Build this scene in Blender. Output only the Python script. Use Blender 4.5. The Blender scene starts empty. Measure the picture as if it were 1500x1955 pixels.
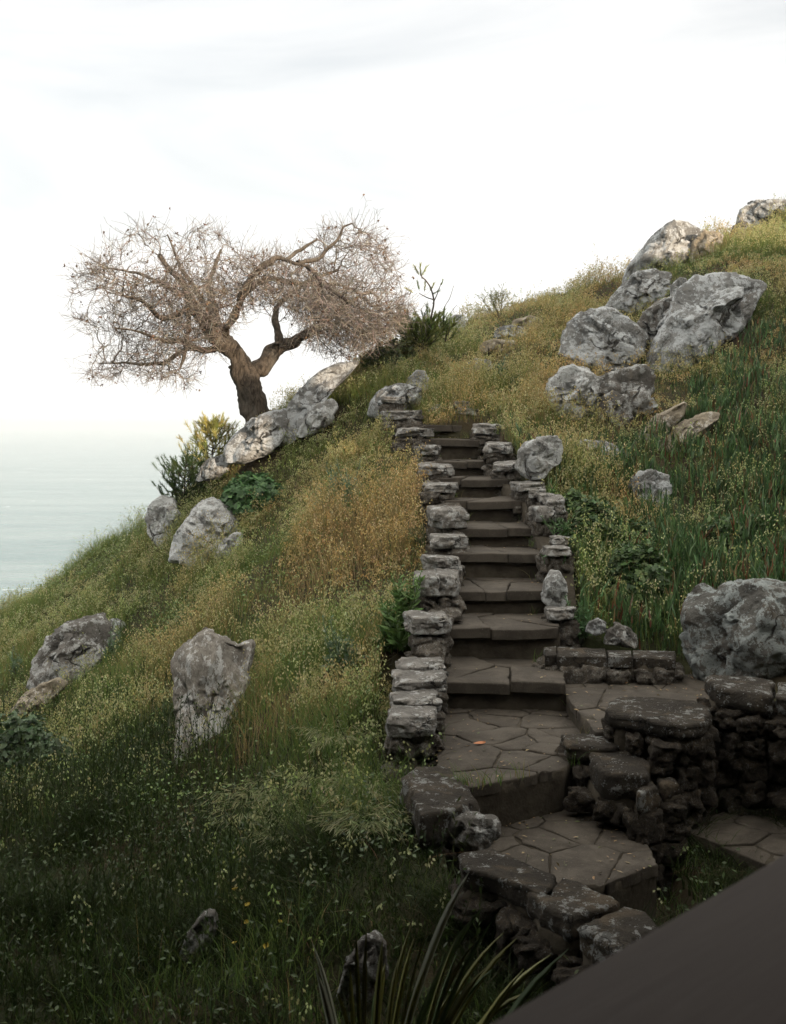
import bpy, bmesh, math, random
import numpy as np
from mathutils import Vector, Matrix, noise as mnoise
from mathutils.kdtree import KDTree
random.seed(7)
RNG = np.random.default_rng(7)
SC = bpy.context.scene
COL = SC.collection
R = math.radians

# ---------------------------------------------------------------- camera
FPX, CX, CY = 2172.0, 750.0, 977.5          # focal length and centre in photo pixels
PITCH = math.atan((CY - 808) / FPX)         # sea horizon sits at row 808
cam_d = bpy.data.cameras.new("camera")
cam_d.sensor_fit = 'VERTICAL'
cam_d.sensor_height = 36.0
cam_d.lens = 36.0 * FPX / 1955.0
cam_d.clip_start = 0.05
cam_d.clip_end = 60000
cam_d.dof.use_dof = True
cam_d.dof.focus_distance = 11.0
cam_d.dof.aperture_fstop = 8.0
cam = bpy.data.objects.new("camera", cam_d)
cam.location = (0, 0, 0)
cam.rotation_euler = (math.pi / 2 - PITCH, 0, 0)
COL.objects.link(cam)
SC.camera = cam

# ---------------------------------------------------------------- sky and sun
SUN_AZ, SUN_EL = R(140), R(9.5)              # azimuth clockwise from view direction (+Y)
world = bpy.data.worlds.new("World")
SC.world = world
world.use_nodes = True
nt = world.node_tree
for n in list(nt.nodes): nt.nodes.remove(n)
w_out = nt.nodes.new('ShaderNodeOutputWorld')
w_bg = nt.nodes.new('ShaderNodeBackground')
w_bg.inputs['Strength'].default_value = 0.1
w_sky = nt.nodes.new('ShaderNodeTexSky')
w_sky.sky_type = 'NISHITA'
w_sky.sun_disc = False
w_sky.sun_elevation = SUN_EL
w_sky.sun_rotation = SUN_AZ
w_sky.air_density = 1.0
w_sky.dust_density = 3.0
w_tc = nt.nodes.new('ShaderNodeTexCoord')
w_map = nt.nodes.new('ShaderNodeMapping')
w_map.inputs['Rotation'].default_value = (0, R(28), R(10))
w_map.inputs['Scale'].default_value = (1.6, 2.0, 7.0)
w_map.inputs['Location'].default_value = (1.3, 0.4, 2.0)
w_n = nt.nodes.new('ShaderNodeTexNoise')
w_n.inputs['Scale'].default_value = 1.1
w_n.inputs['Detail'].default_value = 6
w_n.inputs['Roughness'].default_value = 0.55
w_n.inputs['Distortion'].default_value = 0.6
w_cr = nt.nodes.new('ShaderNodeMapRange')
w_cr.inputs['From Min'].default_value = 0.16
w_cr.inputs['From Max'].default_value = 0.55
w_cr.inputs['To Min'].default_value = 0.45
w_cr.inputs['To Max'].default_value = 0.97
w_mix = nt.nodes.new('ShaderNodeMix')
w_mix.data_type = 'RGBA'
w_up = nt.nodes.new('ShaderNodeMapRange'); w_up.interpolation_type = 'SMOOTHSTEP'
w_up.inputs['From Min'].default_value = 0.40; w_up.inputs['From Max'].default_value = 0.66
w_cl = nt.nodes.new('ShaderNodeMix'); w_cl.data_type = 'RGBA'
w_cl.inputs[6].default_value = (8.1, 8.0, 7.85, 1); w_cl.inputs[7].default_value = (16.6, 15.9, 14.6, 1)
nt.links.new(w_up.outputs[0], w_cl.inputs[0]); nt.links.new(w_cl.outputs[2], w_mix.inputs[7])
#    # thin high cloud, lit through
nt.links.new(w_tc.outputs['Generated'], w_map.inputs['Vector'])
nt.links.new(w_map.outputs['Vector'], w_n.inputs['Vector'])
w_sep = nt.nodes.new('ShaderNodeSeparateXYZ'); nt.links.new(w_tc.outputs['Generated'], w_sep.inputs[0])
nt.links.new(w_sep.outputs['Z'], w_up.inputs['Value'])
w_a = nt.nodes.new('ShaderNodeMath'); w_a.operation = 'MULTIPLY_ADD'; w_a.inputs[1].default_value = -0.66   # clear sky shows higher up, cloud thickens to the horizon
nt.links.new(w_sep.outputs['Z'], w_a.inputs[0]); nt.links.new(w_n.outputs['Fac'], w_a.inputs[2])
w_h = nt.nodes.new('ShaderNodeMath'); w_h.operation = 'SUBTRACT'; w_h.inputs[1].default_value = 0.40; nt.links.new(w_sep.outputs['Z'], w_h.inputs[0])
w_h2 = nt.nodes.new('ShaderNodeMath'); w_h2.operation = 'MAXIMUM'; w_h2.inputs[1].default_value = 0.0; nt.links.new(w_h.outputs[0], w_h2.inputs[0])
w_h3 = nt.nodes.new('ShaderNodeMath'); w_h3.operation = 'MULTIPLY_ADD'; w_h3.inputs[1].default_value = 3.0     # thin cloud closes again overhead
nt.links.new(w_h2.outputs[0], w_h3.inputs[0]); nt.links.new(w_a.outputs[0], w_h3.inputs[2])
nt.links.new(w_h3.outputs[0], w_cr.inputs['Value'])
nt.links.new(w_cr.outputs['Result'], w_mix.inputs[0])
nt.links.new(w_sky.outputs['Color'], w_mix.inputs[6])
nt.links.new(w_mix.outputs[2], w_bg.inputs['Color'])
nt.links.new(w_bg.outputs['Background'], w_out.inputs['Surface'])

sun_d = bpy.data.lights.new("sun", 'SUN')
sun_d.energy = 4.8
sun_d.angle = R(0.6)
sun_d.color = (1.0, 0.80, 0.60)
sun = bpy.data.objects.new("sun", sun_d)
to_sun = Vector((math.sin(SUN_AZ) * math.cos(SUN_EL), math.cos(SUN_AZ) * math.cos(SUN_EL), math.sin(SUN_EL)))
sun.rotation_euler = to_sun.to_track_quat('Z', 'Y').to_euler()
COL.objects.link(sun)

SC.view_settings.view_transform = 'Standard'
SC.view_settings.look = 'None'
SC.view_settings.exposure = 0.62
SC.view_settings.gamma = 1.0
SC.render.engine = 'CYCLES'
SC.cycles.max_bounces = 5
SC.cycles.diffuse_bounces = 2
SC.cycles.glossy_bounces = 2
SC.cycles.transmission_bounces = 2
SC.cycles.transparent_max_bounces = 6
SC.cycles.volume_bounces = 2
SC.cycles.use_denoising = True
SC.cycles.denoiser = 'OPENIMAGEDENOISE'
SC.cycles.denoising_input_passes = 'RGB_ALBEDO_NORMAL'
SC.cycles.sample_clamp_indirect = 3.0

# ---------------------------------------------------------------- helpers
_cp, _sp = math.cos(PITCH), math.sin(PITCH)

def ray(px, py):
    """direction through a photo pixel, scaled to advance 1 m along +Y"""
    a = (px - CX) / FPX; b = (CY - py) / FPX
    y = _cp + b * _sp; z = -_sp + b * _cp
    return np.array([a / y, 1.0, z / y])

def P(px, py, D):
    return ray(px, py) * D

def hash3(ix, iy, iz, seed):
    h = (ix.astype(np.int64) * 374761393 + iy.astype(np.int64) * 668265263 + iz.astype(np.int64) * 2147483647 + seed * 1274126177) & 0xFFFFFFFF
    h = ((h ^ (h >> 13)) * 1274126177) & 0xFFFFFFFF
    h = ((h ^ (h >> 16)) * 2246822519) & 0xFFFFFFFF
    h = h ^ (h >> 15)
    return (h & 0xFFFFFF) / float(0xFFFFFF) * 2 - 1

def vnoise(p, seed=0):
    p = np.asarray(p, float)
    i = np.floor(p).astype(np.int64); f = p - i
    u = f * f * f * (f * (f * 6 - 15) + 10)
    r = 0
    for dx in (0, 1):
        wx = u[:, 0] if dx else 1 - u[:, 0]
        for dy in (0, 1):
            wy = u[:, 1] if dy else 1 - u[:, 1]
            for dz in (0, 1):
                wz = u[:, 2] if dz else 1 - u[:, 2]
                r = r + wx * wy * wz * hash3(i[:, 0] + dx, i[:, 1] + dy, i[:, 2] + dz, seed)
    return r

def fbm(p, octv=4, seed=0, gain=0.5):
    a, r, q = 1.0, 0, np.asarray(p, float)
    for o in range(octv):
        r = r + a * vnoise(q * (2.03 ** o) + o * 17.3, seed + o); a *= gain
    return r

def ridged(p, octv=4, seed=0):
    a, r, q = 1.0, 0, np.asarray(p, float)
    for o in range(octv):
        r = r + a * (1 - 2 * np.abs(vnoise(q * (2.1 ** o) + o * 9.1, seed + o))); a *= 0.5
    return r

def mesh_np(name, verts, faces, mat=None, smooth=True, colors=None):
    """mesh from numpy arrays; faces (M,3) or (M,4) or a list of such arrays"""
    if not isinstance(faces, (list, tuple)): faces = [faces]
    me = bpy.data.meshes.new(name)
    verts = np.asarray(verts, np.float32)
    me.vertices.add(len(verts)); me.vertices.foreach_set('co', verts.ravel())
    loops = np.concatenate([np.asarray(f, np.int32).ravel() for f in faces])
    sizes = np.concatenate([np.full(len(f), np.asarray(f).shape[1], np.int32) for f in faces])
    starts = np.concatenate([[0], np.cumsum(sizes)[:-1]]).astype(np.int32)
    me.loops.add(len(loops)); me.loops.foreach_set('vertex_index', loops)
    me.polygons.add(len(sizes)); me.polygons.foreach_set('loop_start', starts)
    me.polygons.foreach_set('loop_total', sizes)
    if smooth: me.polygons.foreach_set('use_smooth', np.ones(len(sizes), bool))
    if colors is not None:
        at = me.color_attributes.new('Col', 'FLOAT_COLOR', 'POINT')
        c = np.ones((len(verts), 4), np.float32); c[:, :3] = colors
        at.data.foreach_set('color', c.ravel())
    if mat is not None: me.materials.append(mat)
    me.update(calc_edges=True)
    me.validate()
    return me

def link(name, me, parent=None, loc=None):
    o = bpy.data.objects.new(name, me)
    COL.objects.link(o)
    if parent is not None: o.parent = parent
    if loc is not None: o.location = [float(v) for v in loc]
    return o

def tag(o, label=None, cat=None, group=None, kind=None):
    if label: o['label'] = label
    if cat: o['category'] = cat
    if group: o['group'] = group
    if kind: o['kind'] = kind
    return o

def empty(name, loc):
    o = bpy.data.objects.new(name, None)
    o.location = [float(v) for v in loc]; o.empty_display_size = 0.1
    COL.objects.link(o)
    return o

def join_geo(parts):
    """parts: list of (verts, faces[, colors]) with one face width"""
    V, F, C, n = [], [], [], 0
    for p in parts:
        V.append(p[0]); F.append(np.asarray(p[1]) + n); n += len(p[0])
        if len(p) > 2: C.append(p[2])
    return np.concatenate(V), np.concatenate(F), (np.concatenate(C) if C else None)

_ico = {}
def ico(sub):
    if sub not in _ico:
        bm = bmesh.new(); bmesh.ops.create_icosphere(bm, subdivisions=sub, radius=1)
        v = np.array([x.co[:] for x in bm.verts]); f = np.array([[q.index for q in g.verts] for g in bm.faces])
        bm.free(); _ico[sub] = (v, f)
    return _ico[sub][0].copy(), _ico[sub][1]

# ---------------------------------------------------------------- materials
class MT:
    def __init__(s, name, rough=0.9):
        s.m = bpy.data.materials.new(name); s.m.use_nodes = True
        s.t = s.m.node_tree; s.b = s.t.nodes['Principled BSDF']; s.o = s.t.nodes['Material Output']
        s.b.inputs['Roughness'].default_value = rough
        s.b.inputs['Specular IOR Level'].default_value = 0.25
        s.tc = s.t.nodes.new('ShaderNodeTexCoord').outputs['Object']
    def n(s, k, **kw):
        x = s.t.nodes.new(k)
        for a, v in kw.items(): setattr(x, a, v)
        return x
    def l(s, a, b): s.t.links.new(a, b)
    def noise(s, scale, detail=5, rough=0.55, dist=0.0, vec=None):
        x = s.n('ShaderNodeTexNoise'); x.inputs['Scale'].default_value = scale
        x.inputs['Detail'].default_value = detail; x.inputs['Roughness'].default_value = rough
        x.inputs['Distortion'].default_value = dist
        s.l(vec or s.tc, x.inputs['Vector']); return x.outputs['Fac']
    def voro(s, scale, feature='F1', vec=None, out='Distance'):
        x = s.n('ShaderNodeTexVoronoi'); x.feature = feature; x.inputs['Scale'].default_value = scale
        s.l(vec or s.tc, x.inputs['Vector']); return x.outputs[out]
    def mp(s, scale=(1, 1, 1), rot=(0, 0, 0), vec=None):
        x = s.n('ShaderNodeMapping'); x.inputs['Scale'].default_value = scale; x.inputs['Rotation'].default_value = rot
        s.l(vec or s.tc, x.inputs['Vector']); return x.outputs['Vector']
    def rng(s, v, a, b, c=0.0, d=1.0, smooth=True):
        x = s.n('ShaderNodeMapRange'); x.interpolation_type = 'SMOOTHSTEP' if smooth else 'LINEAR'
        for k, q in zip(('From Min', 'From Max', 'To Min', 'To Max'), (a, b, c, d)): x.inputs[k].default_value = q
        s.l(v, x.inputs['Value']); return x.outputs['Result']
    def math(s, op, a, b):
        x = s.n('ShaderNodeMath', operation=op)
        for i, q in enumerate((a, b)):
            if isinstance(q, (int, float)): x.inputs[i].default_value = q
            else: s.l(q, x.inputs[i])
        return x.outputs[0]
    def mix(s, f, a, b, mode='MIX'):
        x = s.n('ShaderNodeMix', data_type='RGBA', blend_type=mode)
        for i, q in ((0, f), (6, a), (7, b)):
            if isinstance(q, (int, float)): x.inputs[i].default_value = q
            elif isinstance(q, tuple): x.inputs[i].default_value = q + (1,) if len(q) == 3 else q
            else: s.l(q, x.inputs[i])
        return x.outputs[2]
    def bump(s, h, strength=0.5, dist=0.02, prev=None):
        x = s.n('ShaderNodeBump'); x.inputs['Strength'].default_value = strength; x.inputs['Distance'].default_value = dist
        s.l(h, x.inputs['Height'])
        if prev is not None: s.l(prev, x.inputs['Normal'])
        return x.outputs['Normal']
    def done(s, color=None, normal=None):
        if color is not None:
            if isinstance(color, tuple): s.b.inputs['Base Color'].default_value = color + (1,)
            else: s.l(color, s.b.inputs['Base Color'])
        if normal is not None: s.l(normal, s.b.inputs['Normal'])
        return s.m

def rock_mat(name, base, dark, pale, pale_amt=0.5, warm=(0.30, 0.22, 0.13), warm_amt=0.2, scale=1.0, stretch=None):
    k = MT(name, 0.92)
    if stretch: k.tc = k.mp(stretch[0], stretch[1])
    big = k.noise(1.1 * scale, 7, 0.62, 0.4)
    med = k.noise(7.5 * scale, 10, 0.72, 0.2)
    fine = k.noise(42 * scale, 6, 0.75)
    c = k.mix(k.rng(big, 0.38, 0.62), tuple(0.55 * q for q in base), tuple(min(1, 1.1 * q) for q in base))
    c = k.mix(k.math('MULTIPLY', k.rng(k.noise(1.9 * scale, 7, 0.65, 0.6), 0.50, 0.66), warm_amt), c, warm)
    # crusty pale lichen with broken edges, thicker in some areas than others
    lm = k.math('ADD', med, k.math('ADD', k.math('MULTIPLY', big, 0.5), k.math('MULTIPLY', fine, 0.35)))
    lo = 1.06 - 0.28 * pale_amt
    lich = k.rng(lm, lo, lo + 0.02)
    c = k.mix(k.math('MULTIPLY', lich, 0.85), c, pale)
    spots = k.rng(k.voro(19 * scale, vec=k.mp()), 0.20, 0.13)
    sp2 = k.math('MULTIPLY', spots, k.rng(k.noise(2.6 * scale, 4), 0.5, 0.58))
    c = k.mix(k.math('MULTIPLY', sp2, 0.75), c, tuple(min(1, 1.2 * q) for q in pale))
    # black crust and weather stains
    dm = k.math('ADD', k.noise(3.3 * scale, 11, 0.76, 0.5), k.math('MULTIPLY', fine, 0.25))
    c = k.mix(k.math('MULTIPLY', k.rng(dm, 0.685, 0.715), 0.65), c, dark)
    pits = k.rng(k.noise(26 * scale, 6, 0.8), 0.56, 0.64)
    c = k.mix(k.math('MULTIPLY', pits, 0.6), c, dark)
    wv = k.n('ShaderNodeVectorMath', operation='ADD'); nz = k.n('ShaderNodeTexNoise'); nz.inputs['Scale'].default_value = 2.2 * scale; nz.inputs['Detail'].default_value = 5
    k.l(k.tc, nz.inputs['Vector']); sv = k.n('ShaderNodeVectorMath', operation='SCALE'); sv.inputs['Scale'].default_value = .55; k.l(nz.outputs['Color'], sv.inputs[0])
    k.l(k.tc, wv.inputs[0]); k.l(sv.outputs[0], wv.inputs[1])
    cv = k.voro(1.25 * scale, 'DISTANCE_TO_EDGE', wv.outputs[0])
    crk = k.math('MULTIPLY', k.rng(cv, 0.022, 0.004), k.rng(k.noise(1.7 * scale, 3), 0.51, 0.60))
    c = k.mix(k.math('MULTIPLY', crk, 0.9), c, tuple(.5 * q for q in dark))
    nrm = k.bump(k.noise(6 * scale, 10, 0.74, 0.2), 1.0, 0.09)
    nrm = k.bump(k.math('SUBTRACT', 1.0, crk), 0.9, 0.05, nrm)
    nrm = k.bump(fine, 0.5, 0.016, nrm)
    return k.done(c, nrm)

def plant_mat(name, trans=0.35, rough=0.65, spec=0.2):
    k = MT(name, rough)
    at = k.n('ShaderNodeAttribute'); at.attribute_name = 'Col'
    k.l(at.outputs['Color'], k.b.inputs['Base Color'])
    k.b.inputs['Specular IOR Level'].default_value = spec
    tr = k.n('ShaderNodeBsdfTranslucent'); k.l(at.outputs['Color'], tr.inputs['Color'])
    mx = k.n('ShaderNodeMixShader'); mx.inputs[0].default_value = trans
    k.l(k.b.outputs[0], mx.inputs[1]); k.l(tr.outputs[0], mx.inputs[2]); k.l(mx.outputs[0], k.o.inputs['Surface'])
    return k.m

M = {}
M['rock'] = rock_mat('grey_lichen_rock', (0.265, 0.268, 0.26), (0.075, 0.068, 0.056), (0.48, 0.505, 0.515), 0.5)
M['rock_pale'] = rock_mat('pale_rock', (0.37, 0.37, 0.355), (0.14, 0.13, 0.11), (0.53, 0.55, 0.55), 0.6)
M['rock_streak'] = rock_mat('streaked_rock', (0.33, 0.305, 0.265), (0.09, 0.075, 0.06), (0.54, 0.545, 0.53), 0.45, scale=.8, stretch=((2.0, 1.4, .85), (0, R(38), 0)))
M['rock_blue'] = rock_mat('blue_lichen_rock', (0.17, 0.165, 0.15), (0.05, 0.042, 0.032), (0.36, 0.40, 0.395), 0.5, (0.11, 0.085, 0.06), 0.8, scale=1.25)
M['rock_tan'] = rock_mat('tan_rock', (0.38, 0.33, 0.25), (0.12, 0.10, 0.075), (0.50, 0.47, 0.42), 0.35)
M['rock_dark'] = rock_mat('dark_rock', (0.17, 0.16, 0.145), (0.045, 0.038, 0.03), (0.40, 0.41, 0.40), 0.42)
M['coping'] = rock_mat('coping_stone', (0.31, 0.295, 0.27), (0.09, 0.08, 0.066), (0.50, 0.51, 0.50), 0.3, scale=2.0)
M['slab'] = rock_mat('dark_slab_stone', (0.060, 0.050, 0.038), (0.022, 0.018, 0.013), (0.30, 0.31, 0.30), 0.25, scale=2.0)
M['rubble'] = rock_mat('shaded_rubble', (0.065, 0.052, 0.038), (0.02, 0.016, 0.012), (0.2, 0.2, 0.19), 0.15, scale=2.2)  # rubble of the near lower walls, their shade darkened into the colour

M['rubble_light'] = rock_mat('lit_rubble', (0.17, 0.148, 0.12), (0.05, 0.042, 0.032), (0.36, 0.36, 0.34), 0.25, scale=2.2)  # same stone in paler colours for the better lit stair walls

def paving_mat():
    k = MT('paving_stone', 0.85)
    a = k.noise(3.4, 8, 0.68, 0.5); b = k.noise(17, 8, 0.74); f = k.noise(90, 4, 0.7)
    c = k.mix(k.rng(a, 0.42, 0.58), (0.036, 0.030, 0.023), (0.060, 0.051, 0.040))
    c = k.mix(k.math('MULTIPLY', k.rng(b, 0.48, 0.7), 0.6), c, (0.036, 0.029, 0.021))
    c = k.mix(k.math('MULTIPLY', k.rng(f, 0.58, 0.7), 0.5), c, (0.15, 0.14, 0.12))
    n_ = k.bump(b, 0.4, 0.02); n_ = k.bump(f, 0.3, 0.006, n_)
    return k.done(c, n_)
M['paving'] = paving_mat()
k = MT('mortar', 0.95)
M['mortar'] = k.done(k.mix(k.rng(k.noise(9, 6), .35, .65), (0.032, 0.026, 0.018), (0.05, 0.042, 0.03)), k.bump(k.noise(30, 5), .5, .02))
k = MT('soil', 0.97)
sc_ = k.mix(k.rng(k.noise(1.6, 6), .35, .65), (0.024, 0.018, 0.009), (0.042, 0.032, 0.016))
sc_ = k.mix(k.rng(k.noise(0.7, 5), .45, .62), sc_, (0.022, 0.026, 0.009))
M['soil'] = k.done(sc_, k.bump(k.noise(14, 7, .7), .7, .04))
M['grass'] = plant_mat('grass_blade', 0.45)
M['leaf'] = plant_mat('leaf', 0.25, 0.5, 0.35)
M['succulent'] = plant_mat('succulent_leaf', 0.12, 0.45, 0.4)
# ---------------------------------------------------------------- terrain
GR = -0.17      # the photo shows grass tops; the soil lies a little lower
CTRL_PX = [  # photo column, row, distance of the ground seen there
 # left ridge against the sea
 (-200,1290,17.5,GR),(0,1175,17.5,GR),(150,1065,17.5,GR),(280,990,17,GR),(420,890,16.6,0),(500,825,16.4,0),(580,780,16.6,0),(690,712,17,GR),
 (760,650,18,GR),(870,622,18.6,GR),
 # left slope
 (0,1320,13.5,GR),(150,1220,14,GR),(300,1110,14.5,GR),(450,1010,14,GR),(560,900,14.6,GR),(640,800,15.4,GR),(700,735,16,GR),
 (-100,1480,9.6,GR),(100,1400,10.5,GR),(250,1330,10.8,GR),(400,1270,10.6,GR),(500,1130,11.5,GR),(600,1000,12.4,GR),(680,880,13.5,GR),
 (720,960,12,GR),(740,1080,10.6,GR),(720,1200,9.2,GR),(600,1180,10.0,GR),(700,1330,7.9,GR),(550,1320,8.9,GR),(420,1450,8.0,GR),
 (250,1500,7.7,GR),(50,1560,7.5,GR),(-150,1650,6.6,GR),(150,1700,6.0,GR),(350,1650,6.2,GR),(550,1550,6.6,GR),(690,1450,6.9,GR),
 (690,1600,5.8,GR),(750,1750,5.0,GR),(550,1780,5.0,GR),(300,1850,4.7,GR),(0,1850,4.9,GR),(750,1950,4.1,GR),(450,2000,4.1,GR),(100,2050,4.0,GR),
 (1050,1950,4.0,-0.2),(900,1800,4.7,-0.15),
 # top of the path
 (820,660,17.4,GR),(930,640,18,-0.05),(1000,610,18.6,-0.05),(900,700,16.2,-0.05),(850,775,14.8,-0.05),(960,605,19,-0.1),
 (830,720,15.8,GR),(780,700,16.2,GR),
 # right slope
 (1060,590,18.5,GR),(1180,555,18.3,GR),(980,730,15.3,GR),(1080,680,15.6,GR),(1000,800,13.6,GR),(1060,800,13.5,-0.1),(1050,870,12.4,GR),
 (1080,930,11.6,GR),(1100,1010,10.6,GR),(1100,1100,9.5,GR),(1130,1190,8.75,GR),(1250,1225,8.8,GR),(1230,1120,9.6,GR),
 (1200,960,11.5,GR),(1300,1010,11,GR),(1350,1100,9.8,GR),(1420,900,12.3,GR),(1490,1000,10.8,GR),(1300,870,12.8,GR),
 (1200,830,13.2,GR),(1250,740,14.5,-0.1),(1400,760,13.6,GR),(1490,700,14.0,GR),(1330,690,15,-0.1),(1180,720,14.6,-0.1),
 (1490,560,15.8,-0.1),(1380,520,16.6,-0.1),(1250,600,16.6,-0.1),(1380,475,18,GR),(1500,410,19,GR),(1290,530,17.6,-0.1),
 (1480,1180,8.6,GR),(1580,1250,7.8,GR),(1600,900,11.5,GR),(1650,700,13.5,GR),(1700,480,17,GR),
]
CTRL_W = [  # world points outside the photograph
 (-10,16,-6.4),(-10,11,-5.2),(-9,6,-4.2),(-8,1,-3.6),(-14,20,-13),(-16,10,-10),(-16,0,-8),(-6,20.5,-4.0),(-2.5,20,-2.0),(-4,25,-9),(0,21,0.7),(0,26,-2),(4,22.5,2.4),(5,27,1),
 (9,23,3.9),(8,18,3.8),(10,13,3.3),(7.3,11.4,3.5),(7.0,8.6,3.3),(7.1,5.7,1.8),(9.6,2.6,2.3),(8,-3,0.4),(0,1.5,-2.5),(-3,1,-2.7),(-3,-5,-2.2),(2,-6,-1.8),(3,2.5,-2.4),(3.4,4.5,-2.3),  # unseen rise on the right, shaped to block the low sun
 (14,20,5.0),(14,12,3.8),(15,4,2.8),(15,-6,2.5),(6,-12,.8),(-6,-12,-1.0),(-16,-12,-6),(22,8,5.2),(22,-8,4.2),(22,24,6.5),(10,30,2),(20,36,5),(-10,34,-22),(-22,14,-20),(-22,-6,-15),
]
_pts, _val = [], []
for px, py, D, dz in CTRL_PX:
    p = P(px, py, D); _pts.append(p[:2]); _val.append(p[2] + dz)
for x, y, z in CTRL_W: _pts.append((x, y)); _val.append(z)
_pts = np.array(_pts, float); _val = np.array(_val, float)

def _tps(r2): return 0.5 * r2 * np.log(r2 + 1e-9)
def _fit(lam=0.02):
    n = len(_pts)
    K = _tps(((_pts[:, None] - _pts[None]) ** 2).sum(-1)) + lam * np.eye(n)
    Q = np.c_[np.ones(n), _pts]
    A = np.block([[K, Q], [Q.T, np.zeros((3, 3))]])
    return np.linalg.solve(A, np.r_[_val, 0, 0, 0])
_w = _fit(0.12)
def raw_height(x, y):
    x = np.asarray(x, float); y = np.asarray(y, float); sh = x.shape
    q = np.c_[x.ravel(), y.ravel()]; out = np.empty(len(q))
    for i in range(0, len(q), 20000):
        c = q[i:i + 20000]
        out[i:i + 20000] = _tps(((c[:, None] - _pts[None]) ** 2).sum(-1)) @ _w[:len(_pts)] + _w[-3] + c @ _w[-2:]
    return out.reshape(sh)

# ----- stair geometry in world space (nosing line of every step)
STEP_PX = [(802,868,810,14.2),(822,900,838,13.55),(838,936,880,12.9),(852,955,915,12.2),(870,990,957,11.5),(888,1024,1007,10.8),
           (884,1040,1058,10.1),(874,1040,1128,9.4),(858,1044,1202,8.65),(850,1052,1303,7.9)]
STEPS = []
for xl, xr, py, D in STEP_PX:
    a, b = P(xl, py, D), P(xr, py, D)
    STEPS.append((a[0], b[0], D, a[2]))
LAND_Z = -2.03
_sy = np.array([s[2] for s in STEPS][::-1]); _sl = np.array([s[0] for s in STEPS][::-1])
_sr = np.array([s[1] for s in STEPS][::-1]); _sz = np.array([s[3] for s in STEPS][::-1])

def in_poly(x, y, poly):
    x = np.asarray(x); y = np.asarray(y); r = np.zeros(x.shape, bool); n = len(poly)
    for i in range(n):
        (x1, y1), (x2, y2) = poly[i], poly[(i + 1) % n]
        if y1 == y2: continue
        c = ((y1 > y) != (y2 > y)) & (x < (x2 - x1) * (y - y1) / (y2 - y1) + x1)
        r ^= c
    return r

def gz(px, py, z):
    """point where the photo ray meets the level z"""
    d = ray(px, py); return d * (z / d[2])

LAND = [tuple(gz(*q, LAND_Z)[:2]) for q in ((838,1335),(832,1478),(893,1506),(1076,1468),(1150,1400),(1052,1330))]
LOW_Z = -2.29
LOW = [tuple(gz(*q, LOW_Z)[:2]) for q in ((880,1530),(940,1640),(1050,1690),(1142,1692),(1258,1652),(1200,1540),(1080,1490))]
TERR_Z = -1.90
TERR = [tuple(gz(*q, TERR_Z)[:2]) for q in ((1046,1286),(1136,1398),(1180,1398),(1370,1378),(1345,1288))]
PATCH = [  # areas where the soil is dug away under the masonry: polygon, level
 ([(s[0] - .30, s[2]) for s in STEPS] + [(s[1] + .28, s[2]) for s in STEPS[::-1]], None),
 ([(LAND[0][0]-.45,LAND[0][1]+.9),(LAND[1][0]-.35,LAND[1][1]),(.25,6.0),(1.6,6.2),(1.9,7.4),(1.1,8.2)], LAND_Z - .3),
 ([(1.0,8.95),(1.1,7.2),(2.1,6.9),(2.45,8.6),(2.2,8.95)], TERR_Z - .35),
 ([(.15,6.6),(.35,5.2),(.9,4.4),(1.5,4.2),(1.62,5.6),(1.45,6.9)], -2.62),
 ([(1.3,4.2),(3.2,4.2),(3.2,6.3),(1.5,6.0)], -2.5), ([(1.4,5.9),(3.2,6.2),(2.9,7.1),(1.5,6.9)], -2.46),
]
def height(x, y, fine=True):
    x = np.asarray(x, float); y = np.asarray(y, float)
    z = raw_height(x, y)
    q = np.stack([x.ravel(), y.ravel(), np.zeros(x.size)], 1)
    if fine: z = z + (0.10 * fbm(q * 0.9, 3, 11) + 0.025 * fbm(q * 4.0, 2, 5)).reshape(x.shape)
    for poly, lev in PATCH:
        m = in_poly(x, y, poly)
        lv = np.interp(y, _sy, _sz) - 0.42 if lev is None else lev
        z = np.where(m, np.minimum(z, lv), z)
    return z

def ground_hit(px, py, d0=3.0, d1=30.0):
    d = ray(px, py); t = np.linspace(d0, d1, 1400)
    h = height(d[0] * t, t, False); below = d[2] * t < h
    i = np.argmax(below)
    return float(t[i]) if below.any() else 18.0
def gp(px, py):
    D = ground_hit(px, py); p = P(px, py, D); p[2] = height(np.array([p[0]]), np.array([p[1]]))[0]
    return p

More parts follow.
